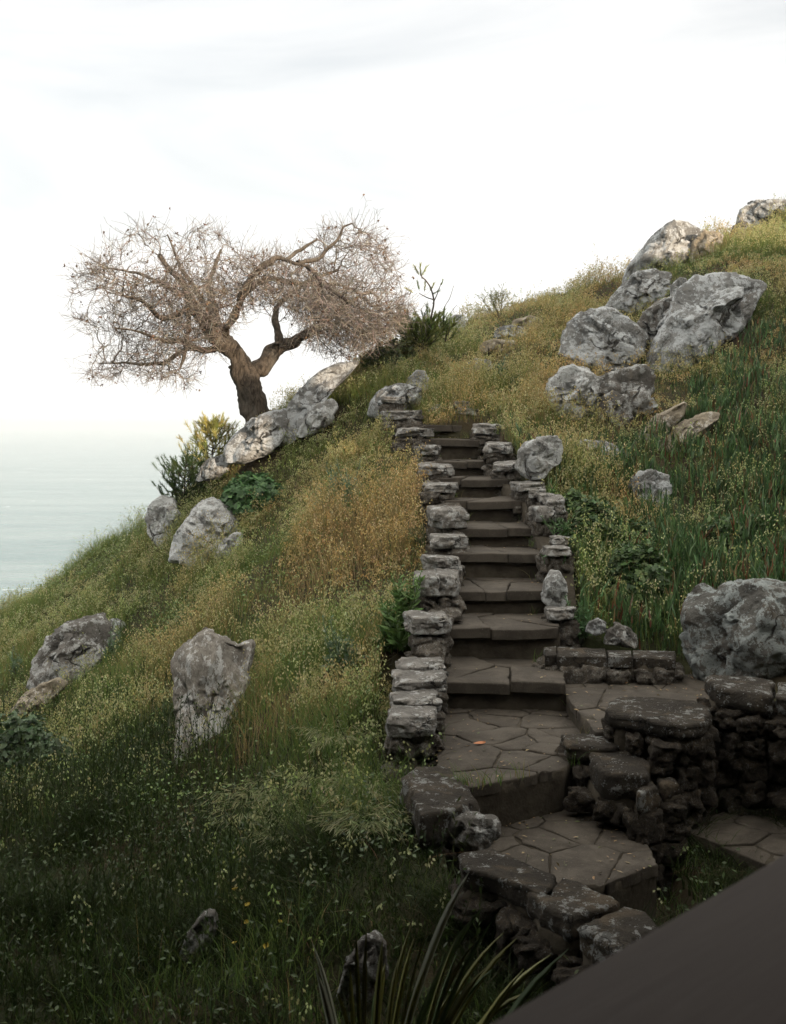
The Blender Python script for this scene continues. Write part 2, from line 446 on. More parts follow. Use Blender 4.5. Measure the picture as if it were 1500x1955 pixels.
def axis(lo, hi, a, b, fine, grow=1.16, far=300):
    core = np.arange(a, b + fine / 2, fine); l, r = [], []
    s, v = fine, a
    while v > lo: s *= grow; v -= s; l.append(v)
    s, v = fine, b
    while v < hi: s *= grow; v += s; r.append(v)
    return np.r_[l[::-1], core, r]
def build_terrain():
    X = axis(-70, 60, -9, 7.5, 0.085); Y = axis(-60, 90, 3.2, 21, 0.085)
    gx, gy = np.meshgrid(X, Y, indexing='ij')
    cxl = np.clip(gx, -20, 22); cyl = np.clip(gy, -12, 32)
    z = height(cxl, cyl)
    # outside the mapped area the hill drops away to the sea on the left and beyond, and carries on behind
    over = np.maximum(-20 - gx, 0) * 1.1 + np.maximum(gy - 32, 0) * 0.7
    z = z - over
    z = np.where(gx > 22, z + (gx - 22) * 0.15 - np.maximum(gy - 22, 0) * 0.2, z)
    back = np.maximum(-11 - gy, 0)
    z = z + back * np.clip(.95 - (gx + 2) * .035, .0, .95)      # unseen hill raised behind to block rear sky light, low towards the sun
    z = np.maximum(z, -49)
    v = np.stack([gx, gy, z], -1).reshape(-1, 3)
    nx, ny = len(X), len(Y); ii, jj = np.meshgrid(np.arange(nx - 1), np.arange(ny - 1), indexing='ij')
    a = (ii * ny + jj).ravel()
    f = np.stack([a, a + ny, a + ny + 1, a + 1], 1)
    o = link('hillside', mesh_np('hillside', v, f, M['soil']))
    tag(o, kind='structure')
build_terrain()

# ---------------------------------------------------------------- sea
SEA_Z = -46.0
def build_sea():
    k = MT('sea_water', 0.16)
    k.b.inputs['Specular IOR Level'].default_value = 0.5
    k.b.inputs['IOR'].default_value = 1.33
    g = k.mp((1, 1, 1))
    foam = k.math('MULTIPLY', k.rng(k.noise(0.045, 8, 0.72, 0.5, k.mp((0.5, .8, 1))), 0.64, 0.67), k.rng(k.noise(0.010, 3), 0.42, 0.55))
    col = k.mix(k.rng(k.noise(0.02, 7, .65, .4, k.mp((.22, 1, 1))), .38, .62), (0.095, 0.165, 0.17), (0.16, 0.225, 0.225))
    col = k.mix(k.math('MULTIPLY', foam, 0.85), col, (0.8, 0.82, 0.82))
    nrm = k.bump(k.noise(0.06, 6, 0.62, 0.4, k.mp((0.7, 1.5, 1))), 1.0, 4.0)
    nrm = k.bump(k.noise(0.35, 5, 0.65, 0.3, k.mp((0.8, 1.3, 1))), 0.8, 0.5, nrm)
    m = k.done(col, nrm)
    k.l(k.math('ADD', k.math('MULTIPLY', foam, 0.6), 0.16), k.b.inputs['Roughness'])
    s = 9000.0
    v = np.array([(-s, -600, 0), (s, -600, 0), (s, 2 * s, 0), (-s, 2 * s, 0)], float)
    o = link('sea', mesh_np('sea', v, np.array([[0, 1, 2, 3]]), m, False), loc=(0, 0, SEA_Z))
    tag(o, kind='structure')
build_sea()

def build_haze():
    m = bpy.data.materials.new('haze_air'); m.use_nodes = True
    t = m.node_tree
    for n in list(t.nodes): t.nodes.remove(n)
    o_ = t.nodes.new('ShaderNodeOutputMaterial'); pv = t.nodes.new('ShaderNodeVolumePrincipled')
    pv.inputs['Color'].default_value = (1, 1, 1, 1); pv.inputs['Density'].default_value = 0.00042
    pv.inputs['Anisotropy'].default_value = 0.6
    t.links.new(pv.outputs[0], o_.inputs['Volume'])
    x0, x1, y0, y1, z0, z1 = -9100, 9100, -700, 18100, -51.0, 14.0
    v = np.array([(x, y, z) for z in (z0, z1) for y in (y0, y1) for x in (x0, x1)], float)
    f = np.array([(0, 2, 3, 1), (4, 5, 7, 6), (0, 1, 5, 4), (2, 6, 7, 3), (0, 4, 6, 2), (1, 3, 7, 5)])
    o = link('haze', mesh_np('haze', v, f, m, False)); tag(o, kind='stuff')
    m.cycles.homogeneous_volume = True if hasattr(m.cycles, 'homogeneous_volume') else None
# ---------------------------------------------------------------- stone masonry
def clip_half(poly, p, n):
    """keep the part of a polygon where (q-p).n <= 0"""
    out = []
    for i in range(len(poly)):
        a, b = poly[i], poly[(i + 1) % len(poly)]
        da, db = (a - p) @ n, (b - p) @ n
        if da <= 0: out.append(a)
        if (da < 0 < db) or (db < 0 < da): out.append(a + (b - a) * (da / (da - db)))
    return out

def voronoi_cells(poly, seeds):
    poly = [np.array(q, float) for q in poly]
    area = sum(poly[i][0] * poly[(i + 1) % len(poly)][1] - poly[(i + 1) % len(poly)][0] * poly[i][1] for i in range(len(poly)))
    if area < 0: poly = poly[::-1]
    cells = []
    for i, s in enumerate(seeds):
        c = poly
        for j, t in enumerate(seeds):
            if i != j and len(c) > 2:
                c = clip_half(c, (s + t) / 2, (t - s))
        if len(c) > 2: cells.append(c)
    return cells

def flag_stone(cell, z, thick, gap, rng, mat_seed=0):
    """one flagstone: cell outline, inset and softened, slightly uneven top"""
    c = np.array(cell); ctr = c.mean(0)
    # resample the outline and roughen it
    pts = []
    for i in range(len(c)):
        a, b = c[i], c[(i + 1) % len(c)]
        n = max(2, int(np.linalg.norm(b - a) / 0.035))
        for t in range(n): pts.append(a + (b - a) * t / n)
    p = np.array(pts); d = ctr - p; L = np.linalg.norm(d, axis=1, keepdims=True) + 1e-6
    big = thick > .08
    j = fbm(np.c_[p * 9, np.full(len(p), mat_seed * 3.1)], 4, 3) * (0.026 if big else 0.014)
    p = p + d / L * (gap + np.abs(j)[:, None])
    n = len(p); tilt = rng.normal(0, 0.014, 2)
    rings = []
    prof = ((0.0, -thick), (0.0, -0.012), (0.0015, -0.004), (0.006, 0.0))
    if big: prof = ((.02, -thick), (0.0, -thick * .8), (-.004, -thick * .55), (.004, -thick * .3), (0.0, -.02), (0.008, -0.006), (0.02, 0.0))
    for inset, dz in prof:
        q = p + d / L * inset
        if big: q = q + d / L * (.016 * fbm(np.c_[p * 7, np.full(n, dz * 14 + mat_seed)], 3, 21))[:, None]
        zz = z + dz + (q - ctr) @ tilt + (0.004 * fbm(np.c_[q * 7, np.zeros(n)], 3, 8) if dz > -0.03 else 0)
        rings.append(np.c_[q, np.broadcast_to(zz, n)])
    q = ctr + (p - ctr) * 0.5
    rings.append(np.c_[q, z + (q - ctr) @ tilt + 0.006 * fbm(np.c_[q * 7, np.zeros(n)], 3, 8)])
    V = np.concatenate(rings + [[[ctr[0], ctr[1], z]]]); F = []
    i = np.arange(n); k_ = (i + 1) % n
    for r in range(len(rings) - 1):
        F.append(np.stack([r * n + i, r * n + k_, (r + 1) * n + k_, (r + 1) * n + i], 1))
    r = (len(rings) - 1) * n
    top = np.stack([r + i, r + k_, np.full(n, len(V) - 1), np.full(n, len(V) - 1)], 1)
    tri = np.stack([r + i, r + k_, np.full(n, len(V) - 1)], 1)
    return V, np.concatenate(F), tri

def flags_mesh(name, poly, z, n, thick=0.05, gap=0.003, seed=1, mat=None, jz=0.004, seeds=None):
    rng = np.random.default_rng(seed)
    pa = np.array(poly); lo, hi = pa.min(0), pa.max(0)
    if seeds is None:
        s = []
        tries = 0
        rmin = math.sqrt((hi - lo).prod() / n) * 0.40
        while len(s) < n and tries < 4000:
            q = lo + rng.random(2) * (hi - lo); tries += 1
            if all(np.linalg.norm(q - t) > rmin for t in s): s.append(q)
        seeds = s
    V, Q, T, k_ = [], [], [], 0
    for i, c in enumerate(voronoi_cells(poly, seeds)):
        v, q, t = flag_stone(c, z + rng.normal(0, jz), thick, gap, rng, seed * 7 + i)
        V.append(v); Q.append(q + k_); T.append(t + k_); k_ += len(v)
    return mesh_np(name, np.concatenate(V), [np.concatenate(Q), np.concatenate(T)], mat)

def prism_mesh(name, poly, z0, z1, mat, rough=0.015, seed=0):
    """upright prism over a polygon, its sides divided and roughened"""
    pts = []
    for i in range(len(poly)):
        a, b = np.array(poly[i]), np.array(poly[(i + 1) % len(poly)])
        n = max(1, int(np.linalg.norm(b - a) / 0.06))
        for t in range(n): pts.append(a + (b - a) * t / n)
    p = np.array(pts); n = len(p); ctr = p.mean(0)
    lv = np.linspace(z0, z1, max(2, int((z1 - z0) / 0.06) + 1)); rings = []
    for zz in lv:
        q = np.c_[p, np.full(n, zz)]
        off = rough * fbm(q * 6, 3, seed)
        d = p - ctr; d = d / (np.linalg.norm(d, axis=1, keepdims=True) + 1e-6)
        q[:, :2] += d * off[:, None]; rings.append(q)
    V = np.concatenate(rings + [[[ctr[0], ctr[1], z1]]]); i = np.arange(n); k_ = (i + 1) % n
    area = sum(p[a][0] * p[(a + 1) % n][1] - p[(a + 1) % n][0] * p[a][1] for a in range(n))
    F = [np.stack([r * n + i, r * n + k_, (r + 1) * n + k_, (r + 1) * n + i], 1) for r in range(len(lv) - 1)]
    r = (len(lv) - 1) * n
    T = np.stack([r + i, r + k_, np.full(n, len(V) - 1)], 1)
    F = np.concatenate(F)
    if area < 0: F = F[:, ::-1]; T = T[:, ::-1]
    return mesh_np(name, V, [F, T], mat, True)

def block_geo(w, d, h, seed, sub=5, power=9, rough=0.07, chip=0.16, top_flat=0.35):
    """a hewn block: squared pebble, uneven outline, split faces"""
    s, f = ico(sub)
    pn = (np.abs(s) ** power).sum(1) ** (-1 / power)
    p = s * pn[:, None]
    rng = np.random.default_rng(seed)
    # skewed outline: taper and shear so no two blocks are alike
    p[:, 0] *= 1 + chip * 0.5 * rng.uniform(-1, 1) * p[:, 1]
    p[:, 1] *= 1 + chip * 0.5 * rng.uniform(-1, 1) * p[:, 0]
    for _ in range(4):                     # knocked-off corners
        n = rng.normal(size=3) * np.array([1, 1, 0.45]); n /= np.linalg.norm(n)
        lim = (np.abs(n)).sum() * rng.uniform(0.70, 0.95)
        ov = np.maximum(p @ n - lim, 0); p -= ov[:, None] * n * 0.9
    q = p * np.array([w, d, h]) / 2
    m = min(w, d)
    nz = fbm(q / m * 2.2 + seed * 3.7, 4, seed) * rough * m * 0.5
    side = np.clip(np.abs(p[:, 2]), 0, 1) ** 4
    dirn = p / (np.linalg.norm(p, axis=1, keepdims=True) + 1e-6)
    q += dirn * (nz * (1 - (1 - top_flat) * side))[:, None]
    # flat broken facets
    sd = rng.normal(size=(26, 3)); sd /= np.linalg.norm(sd, axis=1, keepdims=True)
    pw = p + .25 * np.stack([fbm(p * 1.8 + seed + 5 * k_, 2, seed + k_) for k_ in range(3)], 1)
    ix = ((pw[:, None] / np.linalg.norm(pw, axis=1)[:, None, None] - sd[None]) ** 2).sum(-1).argmin(1)
    fo = rng.normal(0, .5, 26)[ix] + ((p - sd[ix]) * rng.normal(0, .8, (26, 3))[ix]).sum(1)
    q += dirn * (np.clip(fo, -1.6, 1.1) * rough * .38 * m * (1 - (1 - top_flat) * side))[:, None]
    # layered splitting on the sides
    lay = vnoise(np.c_[q[:, 0] * 5, q[:, 1] * 5, q[:, 2] / max(h, .05) * 5] + seed, seed + 4) * 0.02 * m
    q[:, :2] += dirn[:, :2] * (lay * (1 - side))[:, None]
    return q, f

_rub = []; _rub2 = []
def rubble_meshes():
    for i in range(14):
        r = np.random.default_rng(900 + i)
        q, f = block_geo(1, r.uniform(.75, 1), r.uniform(.6, .85), 300 + i, sub=4, power=r.uniform(4, 8), rough=0.26, chip=0.42, top_flat=1)
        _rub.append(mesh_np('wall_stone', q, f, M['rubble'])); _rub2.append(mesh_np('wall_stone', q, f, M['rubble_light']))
rubble_meshes()

def rubble(parent, x, y, z, size, rng):
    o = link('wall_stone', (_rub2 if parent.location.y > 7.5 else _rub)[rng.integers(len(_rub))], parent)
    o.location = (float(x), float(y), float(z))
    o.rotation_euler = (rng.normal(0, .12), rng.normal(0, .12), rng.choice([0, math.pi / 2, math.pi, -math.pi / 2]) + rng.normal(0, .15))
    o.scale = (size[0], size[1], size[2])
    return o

def wall_geo_from_path(path, half):
    """core strip: path of (x,y,z0,z1) -> box chain"""
    V, F = [], []
    for i, (x, y, z0, z1) in enumerate(path):
        a = path[max(0, i - 1)]; b = path[min(len(path) - 1, i + 1)]
        t = np.array([b[0] - a[0], b[1] - a[1]]); t /= np.linalg.norm(t) + 1e-9
        n = np.array([-t[1], t[0]]) * half
        for sg, zz in ((-1, z0), (1, z0), (1, z1), (-1, z1)): V.append((x + sg * n[0], y + sg * n[1], zz))
    m = len(path)
    for i in range(m - 1):
        for j in range(4):
            F.append((i * 4 + j, i * 4 + (j + 1) % 4, (i + 1) * 4 + (j + 1) % 4, (i + 1) * 4 + j))
    F.append((3, 2, 1, 0)); e = (m - 1) * 4; F.append((e, e + 1, e + 2, e + 3))
    return np.array(V, float), np.array(F)

def build_stairs():
    root = empty('stone_staircase', (STEPS[-1][0], STEPS[-1][2], LAND_Z))
    tag(root, 'worn stone staircase of ten uneven steps climbing between two low rubble walls', 'staircase')
    org = np.array(root.location)
    n = len(STEPS)
    for i, (xl, xr, y, z) in enumerate(STEPS):
        yb = STEPS[i - 1][2] + 0.10 if i else y + 0.45
        bl, br = (STEPS[i - 1][0], STEPS[i - 1][1]) if i else (xl, xr)
        zl = STEPS[i + 1][3] if i < n - 1 else LAND_Z
        rng = np.random.default_rng(40 + i)
        wob = rng.normal(0, .025, 4)
        front = [(xl - .10, y + wob[0]), ((xl * .65 + xr * .35), y - .02 + wob[1]), ((xl * .3 + xr * .7), y - .01 + wob[2]), (xr + .10, y + wob[3])]
        poly = front + [(br + .14, yb), (bl - .14, yb)]
        st = link('step', prism_mesh('step', [(q[0], q[1] + .055) for q in front] + [(br + .14, yb), (bl - .14, yb)], zl - .12, z - .045, M['mortar'], .03, i), root)
        st.location = -org
        # tread of two or three thick slabs with a shadowed lip
        k_ = 2 if i < 7 else 3
        xs = np.linspace(xl, xr, k_ + 1)
        seeds = [np.array([(xs[j] + xs[j + 1]) / 2 + rng.normal(0, .05), (y + yb) / 2 + rng.normal(0, .10)]) for j in range(k_)]
        if i in (7, 8, 9): seeds += [np.array([rng.uniform(xl, xr), yb - .1])]
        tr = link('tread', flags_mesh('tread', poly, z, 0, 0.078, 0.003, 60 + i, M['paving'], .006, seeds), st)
    return root
build_stairs()

def build_paving(name, poly, z, n, seed, base_drop, label=None):
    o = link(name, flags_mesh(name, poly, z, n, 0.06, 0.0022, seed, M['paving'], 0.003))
    tag(o, kind='structure')
    ctr = np.mean(np.array(poly), 0)
    shr = [tuple(ctr + (np.array(q) - ctr) * 0.985) for q in poly]
    b = link('paving_bed', prism_mesh('paving_bed', shr, z - base_drop, z - .010, M['mortar'], .012, seed), o)
    return o
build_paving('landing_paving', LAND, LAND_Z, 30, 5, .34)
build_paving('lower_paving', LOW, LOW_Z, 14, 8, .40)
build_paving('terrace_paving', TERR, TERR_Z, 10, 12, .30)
FAR_LOW_Z = -2.36
FAR_LOW = [tuple(gz(*q, FAR_LOW_Z)[:2]) for q in ((1300,1585),(1440,1640),(1520,1668),(1600,1640),(1480,1560),(1380,1545))]
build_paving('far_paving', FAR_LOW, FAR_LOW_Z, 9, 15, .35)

# -- copings: (x0,x1,top row,bottom row of the front face,distance of front edge, depth m, pieces)
def coping(parent, x0, x1, yt, D, depth, h, seed, name='coping_stone', mat='coping', rot=0.0, tilt=(0, 0), zfix=None, power=10, rough=.07, chip=.16):
    a, b = P(x0, yt, D), P(x1, yt, D)
    w = b[0] - a[0]; h = h * .85
    q, f = block_geo(w, depth, h, seed, 5, power, rough, chip)
    z = (a[2] if zfix is None else zfix)
    o = link(name, mesh_np(name, q, f, M[mat]), parent)
    o.rotation_euler = (tilt[0], tilt[1], rot)
    o.location = np.array([(a[0] + b[0]) / 2, D + depth / 2, z - h / 2]) - np.array(parent.location)
    return o, np.array([(a[0] + b[0]) / 2, D + depth / 2, z - h])

def build_left_wall():
    root = empty('stone_wall', (0.3, 8.0, -2.3))
    tag(root, 'low rubble wall with lichened flat caps stepping down the left edge of the staircase', 'wall')
    org = np.array(root.location)
    rng = np.random.default_rng(21)
    L = [  # x0,x1,top,D,depth,h
     (729,771,757,14.75,.34,.10,0), (733,806,784,14.2,.42,.13,.05), (757,826,818,13.55,.42,.12,-.04), (795,840,852,12.95,.36,.13,.06), (801,863,888,12.3,.34,.12,.03),
     (808,873,924,11.6,.36,.10,-.05), (820,890,972,10.75,.46,.22,.08), (824,891,1025,10.15,.36,.13,-.04), (812,880,1066,9.65,.34,.16,.10),
     (792,836,1101,9.05,.44,.19,.04), (834,879,1099,9.05,.44,.20,-.06), (779,859,1181,8.35,.40,.15,.05),
     (764,852,1272,7.72,.30,.11,.03), (750,850,1300,7.42,.30,.11,-.02), (745,838,1338,7.10,.30,.10,.04), (742,834,1368,6.82,.30,.15,-.03)]
    pos = []
    for i, (x0, x1, yt, D, dp, h, rt) in enumerate(L):
        o, b = coping(root, x0, x1, yt, D, dp, h, 500 + i, rot=rt, tilt=(rng.normal(0, .03), rng.normal(0, .03)), power=rng.uniform(12, 22), rough=rng.uniform(.10, .2), chip=.28)
        pos.append((b[0], b[1], b[2], (P(x1, yt, D) - P(x0, yt, D))[0], dp))
    # rubble below every cap, down to the ground or the next step
    # bonding stones between neighbouring piers
    for (x0, y0, z0, w0, d0), (x1, y1, z1, w1, d1) in zip(pos, pos[1:]):
        if y0 - y1 < .36: continue
        for f_, zz in ((.38, .10), (.66, .06)):
            xx, yy = x0 + (x1 - x0) * f_, y0 + (y1 - y0) * f_; zt = min(z0, z1) + (max(z0, z1) - min(z0, z1)) * (.75 if f_ < .5 else .3)
            rubble(root, *(np.array([xx + .03, yy, zt - zz]) - org), (rng.uniform(.26, .34), rng.uniform(.2, .28), rng.uniform(.15, .2)), rng)
    core = []
    for i, (x, y, zb, w, dp) in enumerate(pos):
        core.append((x, y, zb - 0.75, zb - .10))
        gl = float(height(np.array([x - .35]), np.array([y - .3]))[0])
        floor_ = min(zb - .34, gl)
        floor_ = max(floor_, zb - .62)
        zz = zb; lv = 0
        while zz > floor_ and lv < 4:
            hh = rng.uniform(.12, .18); nst = 2 if w > .24 else 1
            for j in range(nst):
                xx = x + (j - (nst - 1) / 2) * w / nst * 1.0 + rng.normal(0, .012)
                rubble(root, *(np.array([xx, y - dp * .20 + rng.normal(0, .02), zz - hh / 2]) - org), (w / nst * 1.12, dp * .62, hh * 1.3), rng)
            if lv == 0:
                rubble(root, *(np.array([x + w * .12, y + dp * .34, zz - hh / 2]) - org), (w * .7, dp * .5, hh * 1.3), rng)
            zz -= hh; lv += 1
    v, f = wall_geo_from_path(core, .12)
    link('wall_core', mesh_np('wall_core', v - org, f, M['mortar'], False), root)
    return root
build_left_wall()

def build_lower_left_wall():
    root = empty('stone_wall', (0.5, 5.4, -2.7))
    tag(root, 'dark curved parapet wall of long lichen-spotted slabs at the foot of the steps', 'wall')
    org = np.array(root.location); rng = np.random.default_rng(33)
    S = [  # outline of each slab top in photo pixels, its level, thickness
     ([(762,1482),(792,1462),(850,1457),(900,1500),(920,1525),(870,1545),(800,1560),(780,1510)], -2.00, .17),
     ([(872,1628),(935,1612),(1000,1640),(1072,1668),(1040,1712),(1000,1700),(935,1668),(880,1660)], -2.02, .10),
     ([(1000,1700),(1040,1712),(1072,1668),(1120,1682),(1190,1722),(1150,1740),(1090,1760),(1030,1730)], -2.02, .11),
     ([(1095,1765),(1150,1742),(1192,1725),(1235,1735),(1268,1778),(1215,1800),(1200,1835),(1130,1795)], -2.00, .12),
    ]
    for i, (poly, z, th) in enumerate(S):
        pw = [tuple(gz(*q, z)[:2]) for q in poly]
        me = flags_mesh('coping_stone', pw, z, 0, th, .002, 300 + i, M['slab'], 0, [np.mean(pw, 0)])
        link('coping_stone', me, root, -org)
        ctr = np.mean(pw, 0); shr = [tuple(ctr + (np.array(q) - ctr) * .80) for q in pw]
        link('wall_core', prism_mesh('wall_core', shr, z - .95, z - th + .02, M['mortar'], .04, i), root, -org)
        for j, q in enumerate(shr):
            for lv in range(4):
                qq = np.array(q); nx_ = np.array(shr[(j + 1) % len(shr)]); qq = qq + (nx_ - qq) * rng.random()
                dd = qq - ctr; qq = ctr + dd * 1.02
                rubble(root, qq[0] - org[0], qq[1] - org[1], z - th - .09 - lv * .16 - org[2], (rng.uniform(.17, .26), rng.uniform(.15, .2), rng.uniform(.14, .2)), rng)
    return root
build_lower_left_wall()

def slab_wall(label, slabs, org, drop, seed, name='stone_wall', stones=True, base='rubble'):
    root = empty(name, org); tag(root, label, 'wall'); org = np.array(root.location); rng = np.random.default_rng(seed)
    for i, (poly, z, th) in enumerate(slabs):
        pw = [tuple(gz(*q, z)[:2]) for q in poly]
        me = flags_mesh('coping_stone', pw, z, 0, th, .002, seed * 10 + i, M['slab'], 0, [np.mean(pw, 0)])
        link('coping_stone', me, root, -org)
        ctr = np.mean(pw, 0); shr = [tuple(ctr + (np.array(q) - ctr) * .82) for q in pw]
        link('wall_core', prism_mesh('wall_core', shr, z - th - drop, z - th + .02, M['mortar'], .04, i), root, -org)
        per = sum(np.linalg.norm(np.array(shr[j]) - np.array(shr[(j + 1) % len(shr)])) for j in range(len(shr)))
        for j in range(len(shr)):
            a, b = np.array(shr[j]), np.array(shr[(j + 1) % len(shr)]); L = np.linalg.norm(b - a)
            if (a + b)[1] / 2 > ctr[1] + .06: continue           # the far face is against the bank
            nn = max(1, int(round(L / .17))); zz = z - th
            while zz > z - th - drop:
                hh = rng.uniform(.11, .17)
                for q in range(nn):
                    p = a + (b - a) * (q + .5 + rng.normal(0, .08)) / nn
                    rubble(root, p[0] - org[0], p[1] - org[1], zz - hh / 2 - org[2], (L / nn * 1.1, .15, hh * 1.25), rng)
                zz -= hh
    return root
slab_wall('low kerb wall of long flat stones behind the side terrace under the flowering bank', [
    ([(1036,1236),(1062,1234),(1064,1250),(1040,1252)], -1.71, .07), ([(1062,1236),(1156,1238),(1160,1254),(1062,1254)], -1.71, .075),
    ([(1157,1239),(1205,1240),(1208,1256),(1160,1254)], -1.71, .08), ([(1206,1240),(1290,1243),(1292,1260),(1208,1256)], -1.72, .07)], (1.6, 8.6, -1.95), .18, 44)
slab_wall('broken wall of heavy lichened slabs curving down right of the stone landing', [
    ([(1155,1340),(1170,1328),(1240,1326),(1330,1338),(1362,1352),(1350,1380),(1310,1388),(1230,1374),(1156,1362)], -1.74, .09),
    ([(1345,1292),(1350,1286),(1420,1288),(1482,1296),(1476,1330),(1420,1324),(1362,1314)], -1.62, .12),
    ([(1484,1300),(1560,1306),(1570,1345),(1480,1330)], -1.62, .12),
    ([(1066,1400),(1160,1396),(1192,1412),(1180,1428),(1080,1426)], -1.93, .10),
    ([(1116,1440),(1138,1424),(1200,1430),(1246,1452),(1240,1482),(1175,1478),(1140,1470)], -1.96, .16),
    ([(1216,1500),(1248,1486),(1262,1502),(1232,1514),(1216,1516)], -2.02, .13), ([(1248,1484),(1282,1480),(1304,1492),(1264,1502)], -2.02, .10)], (1.8, 7.0, -2.5), .62, 45)

def build_right_wall():
    root = empty('stone_wall', (1.1, 11.5, -1.2))
    tag(root, 'overgrown rubble wall with few caps up the right edge of the staircase', 'wall')
    org = np.array(root.location); rng = np.random.default_rng(51)
    L = [(869,897,766,14.5,.30,.10), (872,915,780,14.4,.30,.10), (905,968,810,13.6,.36,.14), (930,977,846,12.75,.34,.12), (945,992,884,12.2,.32,.10), (985,1040,922,11.5,.34,.10),
         (1014,1042,936,11.1,.26,.10), (1030,1064,944,10.95,.28,.10), (1043,1082,952,10.7,.32,.16), (1020,1060,968,10.65,.3,.18), (1056,1086,1026,10.0,.28,.09), (1040,1090,1046,9.7,.30,.09), (1048,1102,1166,8.85,.34,.10)]
    pos = []
    for i, (x0, x1, yt, D, dp, h) in enumerate(L):
        o, b = coping(root, x0, x1, yt, D, dp, h, 700 + i, rot=rng.normal(0, .12), tilt=(rng.normal(0, .05), rng.normal(0, .05)), power=rng.uniform(8, 18), rough=rng.uniform(.12, .2), chip=.3)
        pos.append((b[0], b[1], b[2], (P(x1, yt, D) - P(x0, yt, D))[0], dp))
    core = []
    for i, (x, y, zb, w, dp) in enumerate(pos):
        zz = zb; core.append((x + .03, y, zb - .6, zb - .10))
        for lv in range(3):
            hh = rng.uniform(.11, .17)
            rubble(root, *(np.array([x - w * .22, y - dp * .15, zz - hh / 2]) - org), (w * .62, dp * .6, hh * 1.3), rng)
            rubble(root, *(np.array([x + w * .25, y - dp * .18, zz - hh / 2]) - org), (w * .62, dp * .6, hh * 1.3), rng)
            if lv < 2: rubble(root, *(np.array([x - w * .3, y + dp * .3, zz - hh / 2]) - org), (w * .5, dp * .55, hh * 1.3), rng)
            zz -= hh
    core.sort(key=lambda q: -q[1])
    v, f = wall_geo_from_path(core, .12)
    link('wall_core', mesh_np('wall_core', v - org, f, M['mortar'], False), root)
build_right_wall()
# ---------------------------------------------------------------- boulders
ROCKS = []      # (x, y, radius) kept free of grass
def outline_radius(poly, c, nth=360):
    th = np.linspace(-math.pi, math.pi, nth, endpoint=False)
    d = np.stack([np.cos(th), np.sin(th)], 1); r = np.zeros(nth)
    for i in range(len(poly)):
        a = poly[i] - c; b = poly[(i + 1) % len(poly)] - c; e = b - a
        den = d[:, 0] * e[1] - d[:, 1] * e[0]
        den = np.where(np.abs(den) < 1e-9, 1e-9, den)
        t = (a[0] * e[1] - a[1] * e[0]) / den
        s = (a[0] * d[:, 1] - a[1] * d[:, 0]) / den
        ok = (t > 0) & (s >= -1e-6) & (s <= 1 + 1e-6)
        r = np.where(ok & (t > r), t, r)
    k_ = np.ones(7) / 7
    r = np.convolve(np.r_[r[-3:], r, r[:3]], k_, 'valid')
    return th, r

